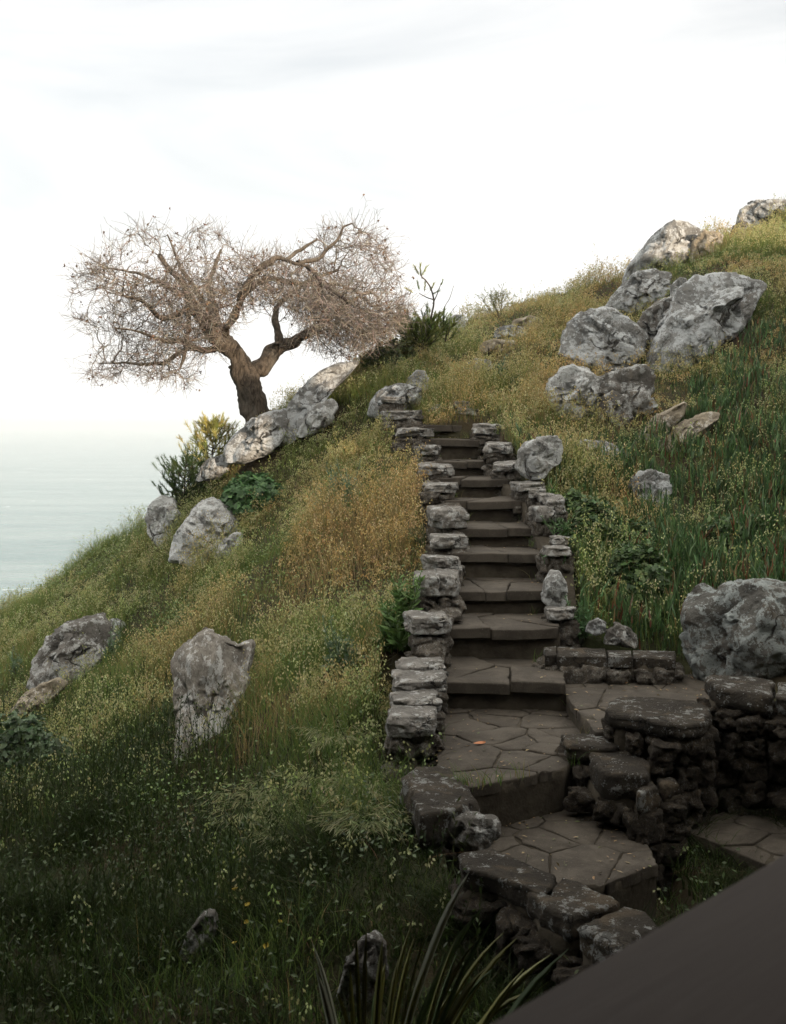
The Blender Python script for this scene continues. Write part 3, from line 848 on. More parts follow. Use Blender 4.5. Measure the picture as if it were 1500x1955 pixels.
def boulder(outline, label, mat='rock', D=None, thick=0.75, seed=1, cuts=7, rough=1.0, name='boulder', group=None, sub=6, lean=0.0, sink=0.3, strata=None, free=False, facet=1.0):
    o_ = np.array(outline, float)
    xm, yb = o_[:, 0].mean(), o_[:, 1].max()
    Dg = ground_hit(xm, yb - 0.10 * (yb - o_[:, 1].min()))
    Wpx = np.ptp(o_[:, 0]); Hpx = np.ptp(o_[:, 1])
    if D is None or (D < Dg and not free): D = Dg
    rad = 0.5 * math.sqrt(Wpx * Hpx) / FPX * D
    T = thick * rad
    Dc = D + T * (0.35 if free else 0.34)
    W = np.array([P(x, y, Dc) for x, y in outline])[:, [0, 2]]
    c = (W.min(0) + W.max(0)) / 2; c = (c + W.mean(0)) / 2
    th, r = outline_radius(W, c)
    s, f = ico(sub)
    ang = np.arctan2(s[:, 2], s[:, 0]); rho = np.hypot(s[:, 0], s[:, 2])
    rr = np.interp(ang, np.r_[th, math.pi], np.r_[r, r[0]])
    g = rho ** 0.75; sy = np.sign(s[:, 1]) * np.abs(s[:, 1]) ** 0.85
    p = np.stack([np.cos(ang) * rr * g, T * sy, np.sin(ang) * rr * g], 1)
    rng = np.random.default_rng(seed)
    rm = r.mean()
    for _ in range(cuts):                     # broad split faces on the near side and the top
        n = np.array([rng.uniform(-.9, .9), -rng.uniform(.25, 1), rng.uniform(-.3, .9)]); n /= np.linalg.norm(n)
        sup = (p @ n).max(); lim = sup * rng.uniform(.52, .85)
        ov = np.maximum(p @ n - lim, 0)
        keep = 1 - np.clip((rho - .88) / .12, 0, 1) * .9          # leaves the outline standing
        p -= (ov * keep * .92)[:, None] * n
    dirn = p / (np.linalg.norm(p, axis=1, keepdims=True) + 1e-6)
    q = p / rm
    w = fbm(q * 1.1 + seed, 3, seed + 30)
    # broken facets at two scales: every patch is a tilted plane of its own
    edge = 1 - np.clip((rho - .80) / .2, 0, 1) * .75
    for ns, amp, tl in ((11, .07, .36), (48, .03, .42)):
        sd = rng.normal(size=(ns, 3)); sd /= np.linalg.norm(sd, axis=1, keepdims=True); sd *= np.percentile(np.linalg.norm(q, axis=1), 60)
        qw = q + .16 * np.stack([fbm(q * 2.3 + seed + 7 * k_, 3, seed + k_) for k_ in range(3)], 1)
        ix = np.empty(len(q), int)
        for i in range(0, len(q), 8000): ix[i:i + 8000] = ((qw[i:i + 8000, None] - sd[None]) ** 2).sum(-1).argmin(1)
        off = rng.normal(0, amp, ns)[ix]; tv = rng.normal(0, tl, (ns, 3))[ix]
        p = p + dirn * ((np.clip(off + ((q - sd[ix]) * tv).sum(1), -2.2 * amp, 1.6 * amp)) * edge * facet * rm)[:, None]
    q = p / rm
    big = fbm(q * 1.7 + seed * 1.3, 4, seed) * .075
    crack = np.maximum(ridged(q * 1.4 + w[:, None] * .5 + seed * 2.1, 3, seed + 9) - 1.05, 0) * -.11
    fine = fbm(q * 8 + seed, 4, seed + 17) * .016
    disp = (big + crack + fine) * rough
    if strata is not None:                    # bedding grooves along one direction
        sv = np.array(strata, float); sv /= np.linalg.norm(sv)
        disp += .03 * ridged(np.stack([(q @ sv) * 5 + w * .6, q[:, 0] * .6, q[:, 2] * .6], 1), 3, seed + 3)
    p = p + dirn * (disp * rm)[:, None]
    p[:, 1] += lean * p[:, 2]
    if not free: p[:, 2] *= np.where(p[:, 2] < 0, 1.12, 1)
    o = link(name, mesh_np(name, p, f, M[mat]), None, (c[0], Dc, c[1]))
    tag(o, label, 'rock', group)
    half = np.ptp(W[:, 0]) / 2
    ROCKS.append((c[0], Dc - .22 * T, half * .82, T * .9, 0))
    return o

B = boulder
# ridge beside the tree
B([(432,884),(434,850),(446,828),(478,800),(520,782),(548,776),(556,800),(540,838),(510,868),(470,884)], 'smooth grey boulder directly below the bare tree trunk', D=15.5, free=True, thick=.8, seed=3, cuts=4, lean=.35)
B([(528,850),(540,790),(566,748),(605,708),(645,688),(688,684),(680,706),(640,736),(606,772),(580,815),(556,850)], 'long slanting grey slab of rock rising right of the bare tree', D=15.7, free=True, thick=.8, seed=5, cuts=5, lean=.3)
B([(562,838),(582,796),(606,770),(632,760),(648,776),(632,806),(600,830)], 'pale rounded rock tucked under the long slanting slab', 'rock_pale', D=15.3, free=True, thick=.8, seed=8, cuts=4)
B([(372,918),(380,892),(400,876),(425,866),(440,880),(436,900),(410,916)], 'small grey rock beside the sunlit young pine', D=15.7, free=True, thick=.8, seed=9, sub=5)
# left outcrops
B([(274,990),(284,962),(306,946),(330,952),(346,984),(340,1016),(318,1050),(296,1036),(284,1018)], 'upright pale boulder under the young pine at the slope edge', 'rock_pale', thick=.85, seed=12, cuts=8)
B([(326,1064),(340,1012),(368,970),(402,948),(432,966),(456,996),(466,1016),(446,1050),(400,1074)], 'broad pale boulder below the leafy green bush', 'rock_pale', thick=.8, seed=15, cuts=6, lean=.4)
B([(408,1062),(420,1036),(446,1016),(464,1016),(462,1040),(436,1064)], 'small wedge of pale stone at the right foot of the broad pale boulder', 'rock_pale', thick=.8, seed=16, sub=5)
B([(60,1302),(66,1250),(84,1222),(120,1196),(160,1182),(190,1176),(216,1192),(222,1218),(190,1262),(150,1300),(100,1312)], 'dark squared boulder jutting from the far left slope', 'rock_dark', thick=.9, seed=18, cuts=8, rough=1.2, lean=.3)
B([(176,1204),(196,1184),(222,1182),(240,1194),(226,1218),(196,1224)], 'small pale stone on the right shoulder of the dark squared boulder', 'rock', thick=.9, seed=19, sub=5)
B([(8,1372),(40,1332),(76,1304),(112,1292),(132,1306),(106,1330),(56,1362),(24,1378)], 'flat tan rock lying below the dark squared boulder', 'rock_tan', thick=1.0, seed=20, cuts=5)
B([(326,1300),(330,1262),(352,1234),(384,1214),(410,1224),(450,1236),(476,1234),(478,1276),(462,1330),(444,1380),(420,1430),(352,1448),(356,1400),(344,1360),(330,1330)], 'large weathered boulder streaked with white lichen in the left grass', 'rock_streak', thick=.9, seed=23, cuts=6, rough=1.2, strata=(.8, 0, -.35), lean=.65)
# top of the stairs
B([(698,792),(704,768),(722,746),(748,734),(780,734),(803,744),(802,772),(778,792),(740,800)], 'rounded blue-grey boulder behind the top left wall caps', D=15.0, thick=.9, seed=25, cuts=3)
B([(776,750),(778,722),(792,708),(810,708),(824,728),(826,750),(806,762)], 'small upright stone behind the rounded blue-grey boulder', 'rock_pale', D=15.6, thick=.8, seed=27, cuts=5, sub=5)
B([(766,700),(768,664),(786,654),(806,660),(808,694)], 'dark half hidden rock in the shade under the green pine shrub', 'rock_dark', D=16.6, thick=.8, seed=28, sub=5)
B([(842,640),(846,614),(862,602),(882,600),(892,618),(886,636)], 'pale stone on the skyline right of the green pine shrub', 'rock_pale', D=18.2, thick=.8, seed=29, sub=5)
# right outcrop
B([(1188,536),(1200,505),(1220,482),(1248,450),(1268,430),(1292,419),(1318,420),(1342,436),(1352,470),(1330,498),(1296,522),(1240,536)], 'tall crest boulder with its right face in warm sunlight', 'rock', D=17.3, thick=.8, seed=31, cuts=6)
B([(1316,500),(1322,462),(1340,440),(1362,438),(1380,452),(1378,476),(1352,504)], 'tan block behind the right side of the tall crest boulder', 'rock_tan', D=17.9, thick=.9, seed=32, cuts=6, sub=5)
B([(1153,584),(1170,560),(1190,536),(1214,518),(1250,514),(1284,520),(1280,556),(1256,584),(1216,598),(1180,596)], 'lichened middle boulder wedged under the tall crest boulder', 'rock', D=16.6, thick=.8, seed=34, cuts=7)
B([(1278,574),(1282,544),(1296,530),(1312,532),(1308,556),(1296,580)], 'narrow sliver of rock left of the broad blue-grey outcrop', 'rock', D=16.4, thick=.8, seed=35, sub=5)
B([(1232,700),(1240,660),(1262,624),(1288,592),(1302,550),(1330,526),(1366,518),(1410,518),(1450,530),(1488,540),(1470,556),(1450,578),(1424,618),(1396,650),(1352,674),(1300,696),(1262,706)], 'broad blue-grey outcrop sloping down to the left, largest rock on the right', 'rock', D=15.3, thick=.55, seed=37, cuts=7, lean=.35, rough=1.1)
B([(1066,676),(1074,646),(1090,614),(1118,590),(1156,583),(1196,598),(1226,616),(1244,640),(1232,672),(1206,700),(1176,722),(1140,716),(1100,706)], 'big lichen-spotted boulder overhanging the rough rock above the stairs', 'rock', free=True, thick=.8, seed=39, cuts=7, lean=.25)
B([(1042,748),(1048,722),(1064,708),(1092,698),(1130,704),(1154,722),(1146,752),(1122,782),(1094,806),(1070,800),(1056,780)], 'rough white-crusted rock under the big lichen-spotted boulder', 'rock_pale', D=13.8, free=True, thick=.85, seed=41, cuts=9, rough=1.5)
B([(1140,800),(1146,760),(1170,742),(1204,760),(1210,800),(1180,824)], 'shaded brownish rock face low between the boulders', 'rock_dark', D=13.7, free=True, thick=.7, seed=42, cuts=5)
B([(1112,760),(1132,722),(1176,706),(1222,694),(1254,706),(1250,744),(1214,792),(1160,806),(1124,796)], 'dark shaded rock face filling the gap under the overhanging lichen-spotted boulder', 'rock_dark', free=True, thick=.6, seed=81, cuts=6)
B([(1206,628),(1226,598),(1262,572),(1290,560),(1296,592),(1270,640),(1244,664),(1222,656)], 'shadowy rock wedge between the middle boulder and the broad outcrop', 'rock_dark', free=True, thick=.6, seed=82, cuts=6, sub=5)
B([(984,896),(990,862),(1012,838),(1040,832),(1068,828),(1074,850),(1072,882),(1050,896),(1036,914),(1004,916)], 'white angular boulder perched beside the upper steps', 'rock_pale', D=11.7, thick=.85, free=True, seed=44, cuts=9, rough=.8)
B([(1088,890),(1094,850),(1116,838),(1150,842),(1180,852),(1200,866),(1180,892),(1130,902)], 'low grey rock in the gold grass right of the white boulder', 'rock', free=True, thick=.8, seed=46, cuts=5)
B([(1206,858),(1222,826),(1256,794),(1286,776),(1312,764),(1308,792),(1270,830),(1236,862)], 'tan slab leaning in the bank below the broad outcrop', 'rock_tan', free=True, thick=.7, seed=48, cuts=5, strata=(.5, 0, .8))
B([(1248,868),(1266,836),(1304,806),(1340,788),(1374,786),(1350,816),(1322,850),(1280,870)], 'second tan slab to the right and lower than the leaning one', 'rock_tan', free=True, thick=.7, seed=49, cuts=5, strata=(.5, 0, .8))
B([(1222,800),(1228,768),(1246,758),(1256,776),(1246,800)], 'small pale rock poking up above the tan slabs', 'rock_pale', free=True, thick=.8, seed=50, sub=5)
B([(1202,950),(1203,912),(1220,898),(1254,897),(1278,906),(1280,936),(1262,972),(1222,976)], 'squared grey stone among the ice plant', 'rock', free=True, thick=.8, seed=52, cuts=7, sub=5)
B([(1304,1208),(1306,1164),(1336,1142),(1376,1118),(1420,1107),(1466,1112),(1510,1120),(1545,1150),(1550,1230),(1530,1310),(1420,1322),(1340,1316),(1318,1270)], 'massive round boulder crusted blue-green at the right edge above the terrace', 'rock_blue', D=8.15, thick=.8, seed=54, cuts=3, rough=.8)
B([(1404,424),(1412,398),(1436,384),(1470,380),(1510,380),(1516,410),(1480,436),(1430,440)], 'grey boulder on the skyline in the top right corner', 'rock', D=19.0, thick=.8, seed=56, cuts=6)
B([(1392,454),(1398,430),(1414,421),(1434,426),(1440,450),(1420,462)], 'small dark rock under the top right corner boulder', 'rock_dark', D=18.7, thick=.8, seed=57, sub=5)
B([(1034,1150),(1038,1112),(1050,1090),(1066,1088),(1080,1110),(1084,1150),(1066,1172)], 'pale egg-shaped stone beside the lower steps', 'rock_pale', D=9.2, thick=.8, free=True, seed=59, cuts=2, sub=5)
B([(1118,1206),(1124,1188),(1142,1180),(1156,1188),(1154,1206),(1136,1214)], 'little pale stone behind the kerb wall, left of two', 'rock', D=8.8, thick=.9, free=True, seed=61, sub=5)
B([(1150,1230),(1158,1204),(1176,1190),(1202,1196),(1220,1216),(1214,1236)], 'brown rounded stone behind the kerb wall, right of the little pale one', 'rock_dark', D=8.75, thick=.9, free=True, seed=62, sub=5)
B([(850,1584),(862,1562),(890,1553),(925,1556),(952,1570),(957,1592),(934,1612),(896,1622),(862,1608)], 'loose rounded rock on the parapet between its flat slabs', 'rock_dark', D=5.75, thick=1.0, free=True, seed=64, cuts=4, sub=5)
B([(340,1822),(356,1780),(386,1748),(410,1740),(418,1762),(400,1800),(370,1832)], 'dark mossy rock with a pale lichen spot low in the shaded grass', 'rock_dark', thick=.9, seed=66, sub=5)
B([(640,1900),(660,1840),(690,1790),(716,1780),(740,1800),(742,1860),(700,1910)], 'dark rock behind the sword-leaved flax clump', 'rock_dark', thick=.8, seed=67, sub=5)
# rough natural steps on the path above the staircase
_k = 'rough stones of the upper path'
B([(884,708),(890,690),(908,684),(936,688),(944,702),(926,712)], 'rough flat stone low on the upper path', 'rock_pale', free=True, thick=1.0, seed=70, sub=5, group=_k)
B([(912,672),(918,652),(944,646),(984,650),(992,664),(960,674)], 'wide rough stone halfway up the upper path', 'rock_tan', free=True, thick=1.0, seed=71, sub=5, group=_k)
B([(942,646),(946,628),(968,620),(1004,624),(1012,638),(980,648)], 'rough stone second from the top of the upper path', 'rock', free=True, thick=1.0, seed=72, sub=5, group=_k)
B([(972,626),(980,610),(1010,602),(1040,608),(1042,622),(1010,628)], 'uppermost rough stone where the path meets the sky', 'rock_tan', free=True, thick=1.0, seed=73, sub=5, group=_k)
B([(812,786),(820,774),(840,772),(846,782),(836,790)], 'small stone on the soil just behind the top step', 'rock', D=14.75, thick=.9, seed=74, sub=4, group=_k)
# ---------------------------------------------------------------- vegetation fields
ZONE = [ # column,row : dry, seed, green, iceplant, shrub, height, yellow tint
 (0,1230,.08,.5,1,0,0,.8,.5),(150,1090,.06,.5,1,0,0,.75,.65),(300,1090,.12,.6,.8,0,0,.75,.7),(60,1180,.1,.5,1,0,0,.7,.55),(250,1140,.08,.5,.9,0,0,.7,.6),
 (330,1160,.12,.2,1,0,.5,.7,.2),(270,1230,.10,.2,1,0,.5,.7,.2),(400,1100,.6,.7,.4,0,0,.9,.6),(460,1080,.35,.5,.7,0,0,.9,.4),
 (560,900,.35,.9,.7,0,0,.9,.9),(650,800,.35,1,.7,0,0,.9,1),(700,720,.45,1,.6,0,0,.9,1),(640,880,.35,1,.6,0,0,1,.9),(740,850,.3,.9,.7,0,0,.9,.8),
 (700,950,.55,1,.5,0,0,1,.6),(650,1060,.8,1,.4,0,0,1,.4),(600,1150,.75,.9,.4,0,0,1,.4),(720,1100,.65,.9,.5,0,0,1,.4),(540,1090,.7,.9,.4,0,0,1,.5),
 (560,1250,.4,.6,.8,0,0,1,.3),(660,1300,.30,.5,1,0,0,1,.3),(700,1400,.12,.4,1,0,0,1,.2),(600,1450,.12,.35,1,0,0,1,.2),(500,1340,.35,.45,.9,0,0,.9,.2),
 (200,1310,.3,.6,.8,0,0,.8,.4),(300,1330,.35,.6,.8,0,.1,.8,.4),(260,1260,.5,.5,.5,0,0,.8,.2),(60,1420,.10,.2,1,0,.7,.7,.2),(150,1390,.2,.4,1,0,.5,.7,.2),
 (250,1480,.03,.08,.9,0,1,.8,.1),(330,1400,.05,.1,.9,0,1,.8,.1),(100,1650,0,.03,.8,0,1,.9,.05),(400,1560,.04,.08,1,0,.9,.8,.1),(300,1750,0,.03,.8,0,1,.9,.05),
 (480,1520,.1,.25,1,0,.4,.9,.15),(640,1620,.06,.2,1,0,.2,.9,.15),(420,1850,.05,.08,.8,0,.7,.7,.1),(80,1900,0,.03,.8,0,1,.8,.05),(600,1750,.04,.15,.9,0,.4,.7,.1),(760,1800,.03,.1,.8,0,.3,.6,.1),(900,1850,.03,.1,.8,0,.2,.6,.1),
 # right of the stairs
 (850,730,.35,.9,.8,0,0,.7,.7),(820,660,.3,.6,1,0,0,.7,.6),(760,690,.5,1,.6,0,0,.8,1),(930,645,.4,.25,.3,0,0,.3,.6),(900,700,.35,.3,.4,0,0,.35,.6),(1000,612,.4,.25,.3,0,0,.3,.5),(960,665,.5,.4,.4,0,0,.4,.6),(1000,700,.65,.9,.5,0,0,.9,.5),(940,770,.65,1,.4,0,0,1,.7),(1010,780,.85,1,.3,0,0,1,.3),
 (1100,590,.65,.8,.5,0,0,.7,.6),(1040,620,.55,.8,.6,0,0,.7,.6),(1100,850,.6,.8,.5,0,0,.5,.3),(1060,950,.4,1,.7,.3,0,1,.7),(1130,930,.5,.8,.6,.5,0,1,.5),(1160,905,.6,.7,.5,.3,0,.5,.2),(1260,860,.3,.4,.5,.5,0,.4,.2),
 (1250,750,.7,.4,.5,0,0,.35,.3),(1190,740,.6,.35,.5,0,0,.35,.4),(1100,800,.6,.6,.5,0,0,.4,.4),(1160,800,.6,.4,.5,0,0,.35,.4),(1300,715,.5,.4,.6,0,0,.35,.4),(1240,690,.6,.3,.5,0,0,.3,.4),(1230,600,.5,.4,.6,0,0,.4,.4),(1380,690,.4,.6,.7,.3,0,.45,.5),(1480,620,.4,.6,.7,.4,0,.8,.4),(1440,560,.4,.5,.8,0,0,.7,.3),(1450,440,.6,1,.7,0,0,.8,1),(1400,480,.4,.5,.7,0,0,.6,.5),
 (1320,900,.08,.22,.5,1,0,.8,.3),(1400,800,.08,.3,.5,1,0,.9,.5),(1450,760,.1,.3,.5,.9,0,.9,.4),(1450,1000,.03,.08,.3,1,0,.7,.1),(1200,1060,.05,.35,.6,1,0,.9,.5),(1120,1060,.15,.7,.8,.7,0,.9,.6),
 (1290,1130,.05,.18,.4,1,0,.8,.2),(1200,1170,.05,.25,.5,1,0,.8,.3),(1400,1080,.02,.08,.3,1,0,.7,.1),(1120,1150,.1,.4,.8,.6,0,.8,.5),(1350,950,.08,.2,.4,1,0,.8,.2),(1400,1500,.02,0,.12,0,.1,.35,.1),(1300,1560,.02,0,.12,0,.1,.35,.1),(1480,1460,.02,0,.12,0,.1,.35,.1),(1250,1600,.02,0,.12,0,.1,.3,.1),(1450,1560,.02,0,.1,0,.1,.3,.1),
]
_zp, _zv = [], []
for q in ZONE:
    _zp.append(P(q[0], q[1], ground_hit(q[0], q[1]))[:2]); _zv.append(q[2:])
_zp = np.array(_zp); _zv = np.array(_zv)
def zone(x, y):
    out = np.empty((len(x), _zv.shape[1]))
    q = np.c_[x, y]
    # ragged borders between the stands
    w = np.c_[q * 1.3, np.zeros(len(q))]
    q = q + .35 * np.c_[fbm(w, 3, 71), fbm(w, 3, 72)]
    for i in range(0, len(q), 20000):
        d2 = ((q[i:i + 20000, None] - _zp[None]) ** 2).sum(-1) + .02
        k_ = d2 ** -2.0
        out[i:i + 20000] = (k_ @ _zv) / k_.sum(1, keepdims=True)
    return out

def expand(poly, m):
    c = np.mean(poly, 0); return [tuple(c + (np.array(q) - c) * (1 + m / (np.linalg.norm(np.array(q) - c) + 1e-6))) for q in poly]
KEEP = [[(s[0] - .16, s[2]) for s in STEPS] + [(s[1] + .14, s[2]) for s in STEPS[::-1]], LAND, expand(LOW, .05), TERR, expand(FAR_LOW, -.05)]
LWALL = [((x0 + x1) / 2, D) for x0, x1, D in ((729,771,14.75),(733,806,14.2),(757,826,13.55),(795,840,12.95),(801,863,12.3),(808,873,11.6),(820,890,10.75),(824,891,10.15),(812,880,9.65),(792,878,9.05),(779,859,8.35),(764,852,7.72),(745,838,7.1),(742,834,6.8))]
KEEP.append([((c - CX) / FPX * D - .20, D + .15) for c, D in LWALL] + [((c - CX) / FPX * D + .28, D + .15) for c, D in LWALL[::-1]])
KEEP.append([tuple(gz(*q, -2.0)[:2]) for q in ((800,1480),(850,1450),(930,1520),(960,1600),(1080,1660),(1200,1720),(1265,1780),(1190,1830),(1100,1760),(1010,1700),(930,1650),(880,1590),(830,1550))])
KEEP.append([tuple(gz(*q, -1.95)[:2]) for q in ((1030,1275),(1300,1280),(1560,1330),(1580,1370),(1350,1400),(1250,1510),(1150,1490),(1050,1420))])
def allowed(x, y):
    ok = np.ones(len(x), bool)
    for poly in KEEP: ok &= ~in_poly(x, y, poly)
    for rx, ry, ra, rb, _ in ROCKS:
        ok &= ((x - rx) / max(ra, .05)) ** 2 + ((y - ry) / max(rb, .05)) ** 2 > .8
    return ok

def scatter(n, dens, ymin=3.3, ymax=20.5, margin=1.3, seed=1):
    """n candidate points over the hillside, thinned by a density in 0..1"""
    rng = np.random.default_rng(seed)
    y = np.sqrt(rng.random(n) * (ymax ** 2 - ymin ** 2) + ymin ** 2)
    wd = .345 * y + margin
    x = rng.uniform(-1, 1, n) * wd
    z = zone(x, y)
    ok = (rng.random(n) < dens(z, x, y)) & allowed(x, y)
    x, y, z = x[ok], y[ok], z[ok]
    return x, y, height(x, y), z, rng

def strips(base, ang, lean, h, w, segs, face, col, tipw=.12, droop=0.0, bow=2.0, colt=None):
    """N tapering blades -> verts, quads, colours"""
    N = len(base); t = np.linspace(0, 1, segs + 1)[None, :]
    hor = (lean * h)[:, None] * t ** bow
    up = h[:, None] * (t - (np.asarray(droop) * np.ones(N))[:, None] * t ** 3 * .6)
    c = np.stack([base[:, 0, None] + np.cos(ang)[:, None] * hor, base[:, 1, None] + np.sin(ang)[:, None] * hor, base[:, 2, None] + up], -1)
    ww = (w[:, None] * (1 - (1 - tipw) * t ** 1.3) / 2)[..., None]
    s = np.stack([np.cos(face), np.sin(face), np.zeros(N)], -1)[:, None, :]
    V = np.stack([c - s * ww, c + s * ww], 2).reshape(N, (segs + 1) * 2, 3)
    f = np.array([(2 * i, 2 * i + 1, 2 * i + 3, 2 * i + 2) for i in range(segs)])
    F = (np.arange(N)[:, None, None] * ((segs + 1) * 2) + f[None]).reshape(-1, 4)
    if colt is None: C = np.repeat(col, (segs + 1) * 2, 0)
    else:
        k_ = np.repeat(t[0], 2)[None, :, None]; C = (col[:, None] * (1 - k_) + colt[:, None] * k_).reshape(-1, 3)
    return V.reshape(-1, 3), F, C
def on_strip(base, ang, lean, h, t, droop=0.0, bow=2.0):
    hor = lean * h * t ** bow
    return np.stack([base[:, 0] + np.cos(ang) * hor, base[:, 1] + np.sin(ang) * hor, base[:, 2] + h * (t - droop * t ** 3 * .6)], -1)

def diamonds(ctr, axis, length, width, col, rng):
    """seed husks: two crossed kites along an axis"""
    N = len(ctr); a = axis / np.linalg.norm(axis, axis=1, keepdims=True)
    r = rng.normal(size=(N, 3)); u = np.cross(a, r); u /= np.linalg.norm(u, axis=1, keepdims=True) + 1e-9
    v = np.cross(a, u); L = (length / 2)[:, None]; W = (width / 2)[:, None]
    V = np.stack([ctr - a * L, ctr + u * W, ctr + a * L * .9, ctr - u * W, ctr - a * L, ctr + v * W, ctr + a * L * .9, ctr - v * W], 1)
    F = (np.arange(N)[:, None, None] * 8 + np.array([(0, 1, 2, 3), (4, 5, 6, 7)])[None]).reshape(-1, 4)
    return V.reshape(-1, 3), F, np.repeat(col, 8, 0)

def leaves(ctr, nrm, dirn, length, width, col):
    """folded leaf of two quads each"""
    d = dirn / (np.linalg.norm(dirn, axis=1, keepdims=True) + 1e-9)
    s = np.cross(nrm, d); s /= np.linalg.norm(s, axis=1, keepdims=True) + 1e-9
    n = np.cross(d, s); L = length[:, None]; W = width[:, None] / 2; N = len(ctr)
    V = np.stack([ctr, ctr + d * L * .5 + s * W + n * W * .35, ctr + d * L, ctr + d * L * .5, ctr + d * L * .5 - s * W + n * W * .35], 1)
    F = (np.arange(N)[:, None, None] * 5 + np.array([(0, 1, 2, 3), (0, 3, 2, 4)])[None]).reshape(-1, 4)
    return V.reshape(-1, 3), F, np.repeat(col, 5, 0)

def pick(rng, n, pal, p=None, jit=.16):
    c = np.array(pal)[rng.choice(len(pal), n, p=p)]
    return np.clip(c * (1 + rng.normal(0, jit, (n, 1))) * (1 + rng.normal(0, .05, (n, 3))), .004, .9)
def mixcol(a, b, f): return a * (1 - f[:, None]) + b * f[:, None]

DRY = [(.36,.26,.11),(.29,.215,.09),(.42,.34,.18),(.24,.165,.072),(.33,.26,.13)]
GREEN = [(.10,.165,.04),(.125,.195,.045),(.075,.13,.035),(.155,.205,.06),(.105,.175,.07)]
YELL = [(.22,.26,.07),(.18,.23,.055),(.28,.30,.10)]
SEED = [(.52,.40,.19),(.47,.34,.14),(.56,.47,.27),(.43,.32,.15)]
SEEDG = [(.36,.41,.18),(.42,.45,.24),(.29,.35,.14),(.47,.47,.28)]

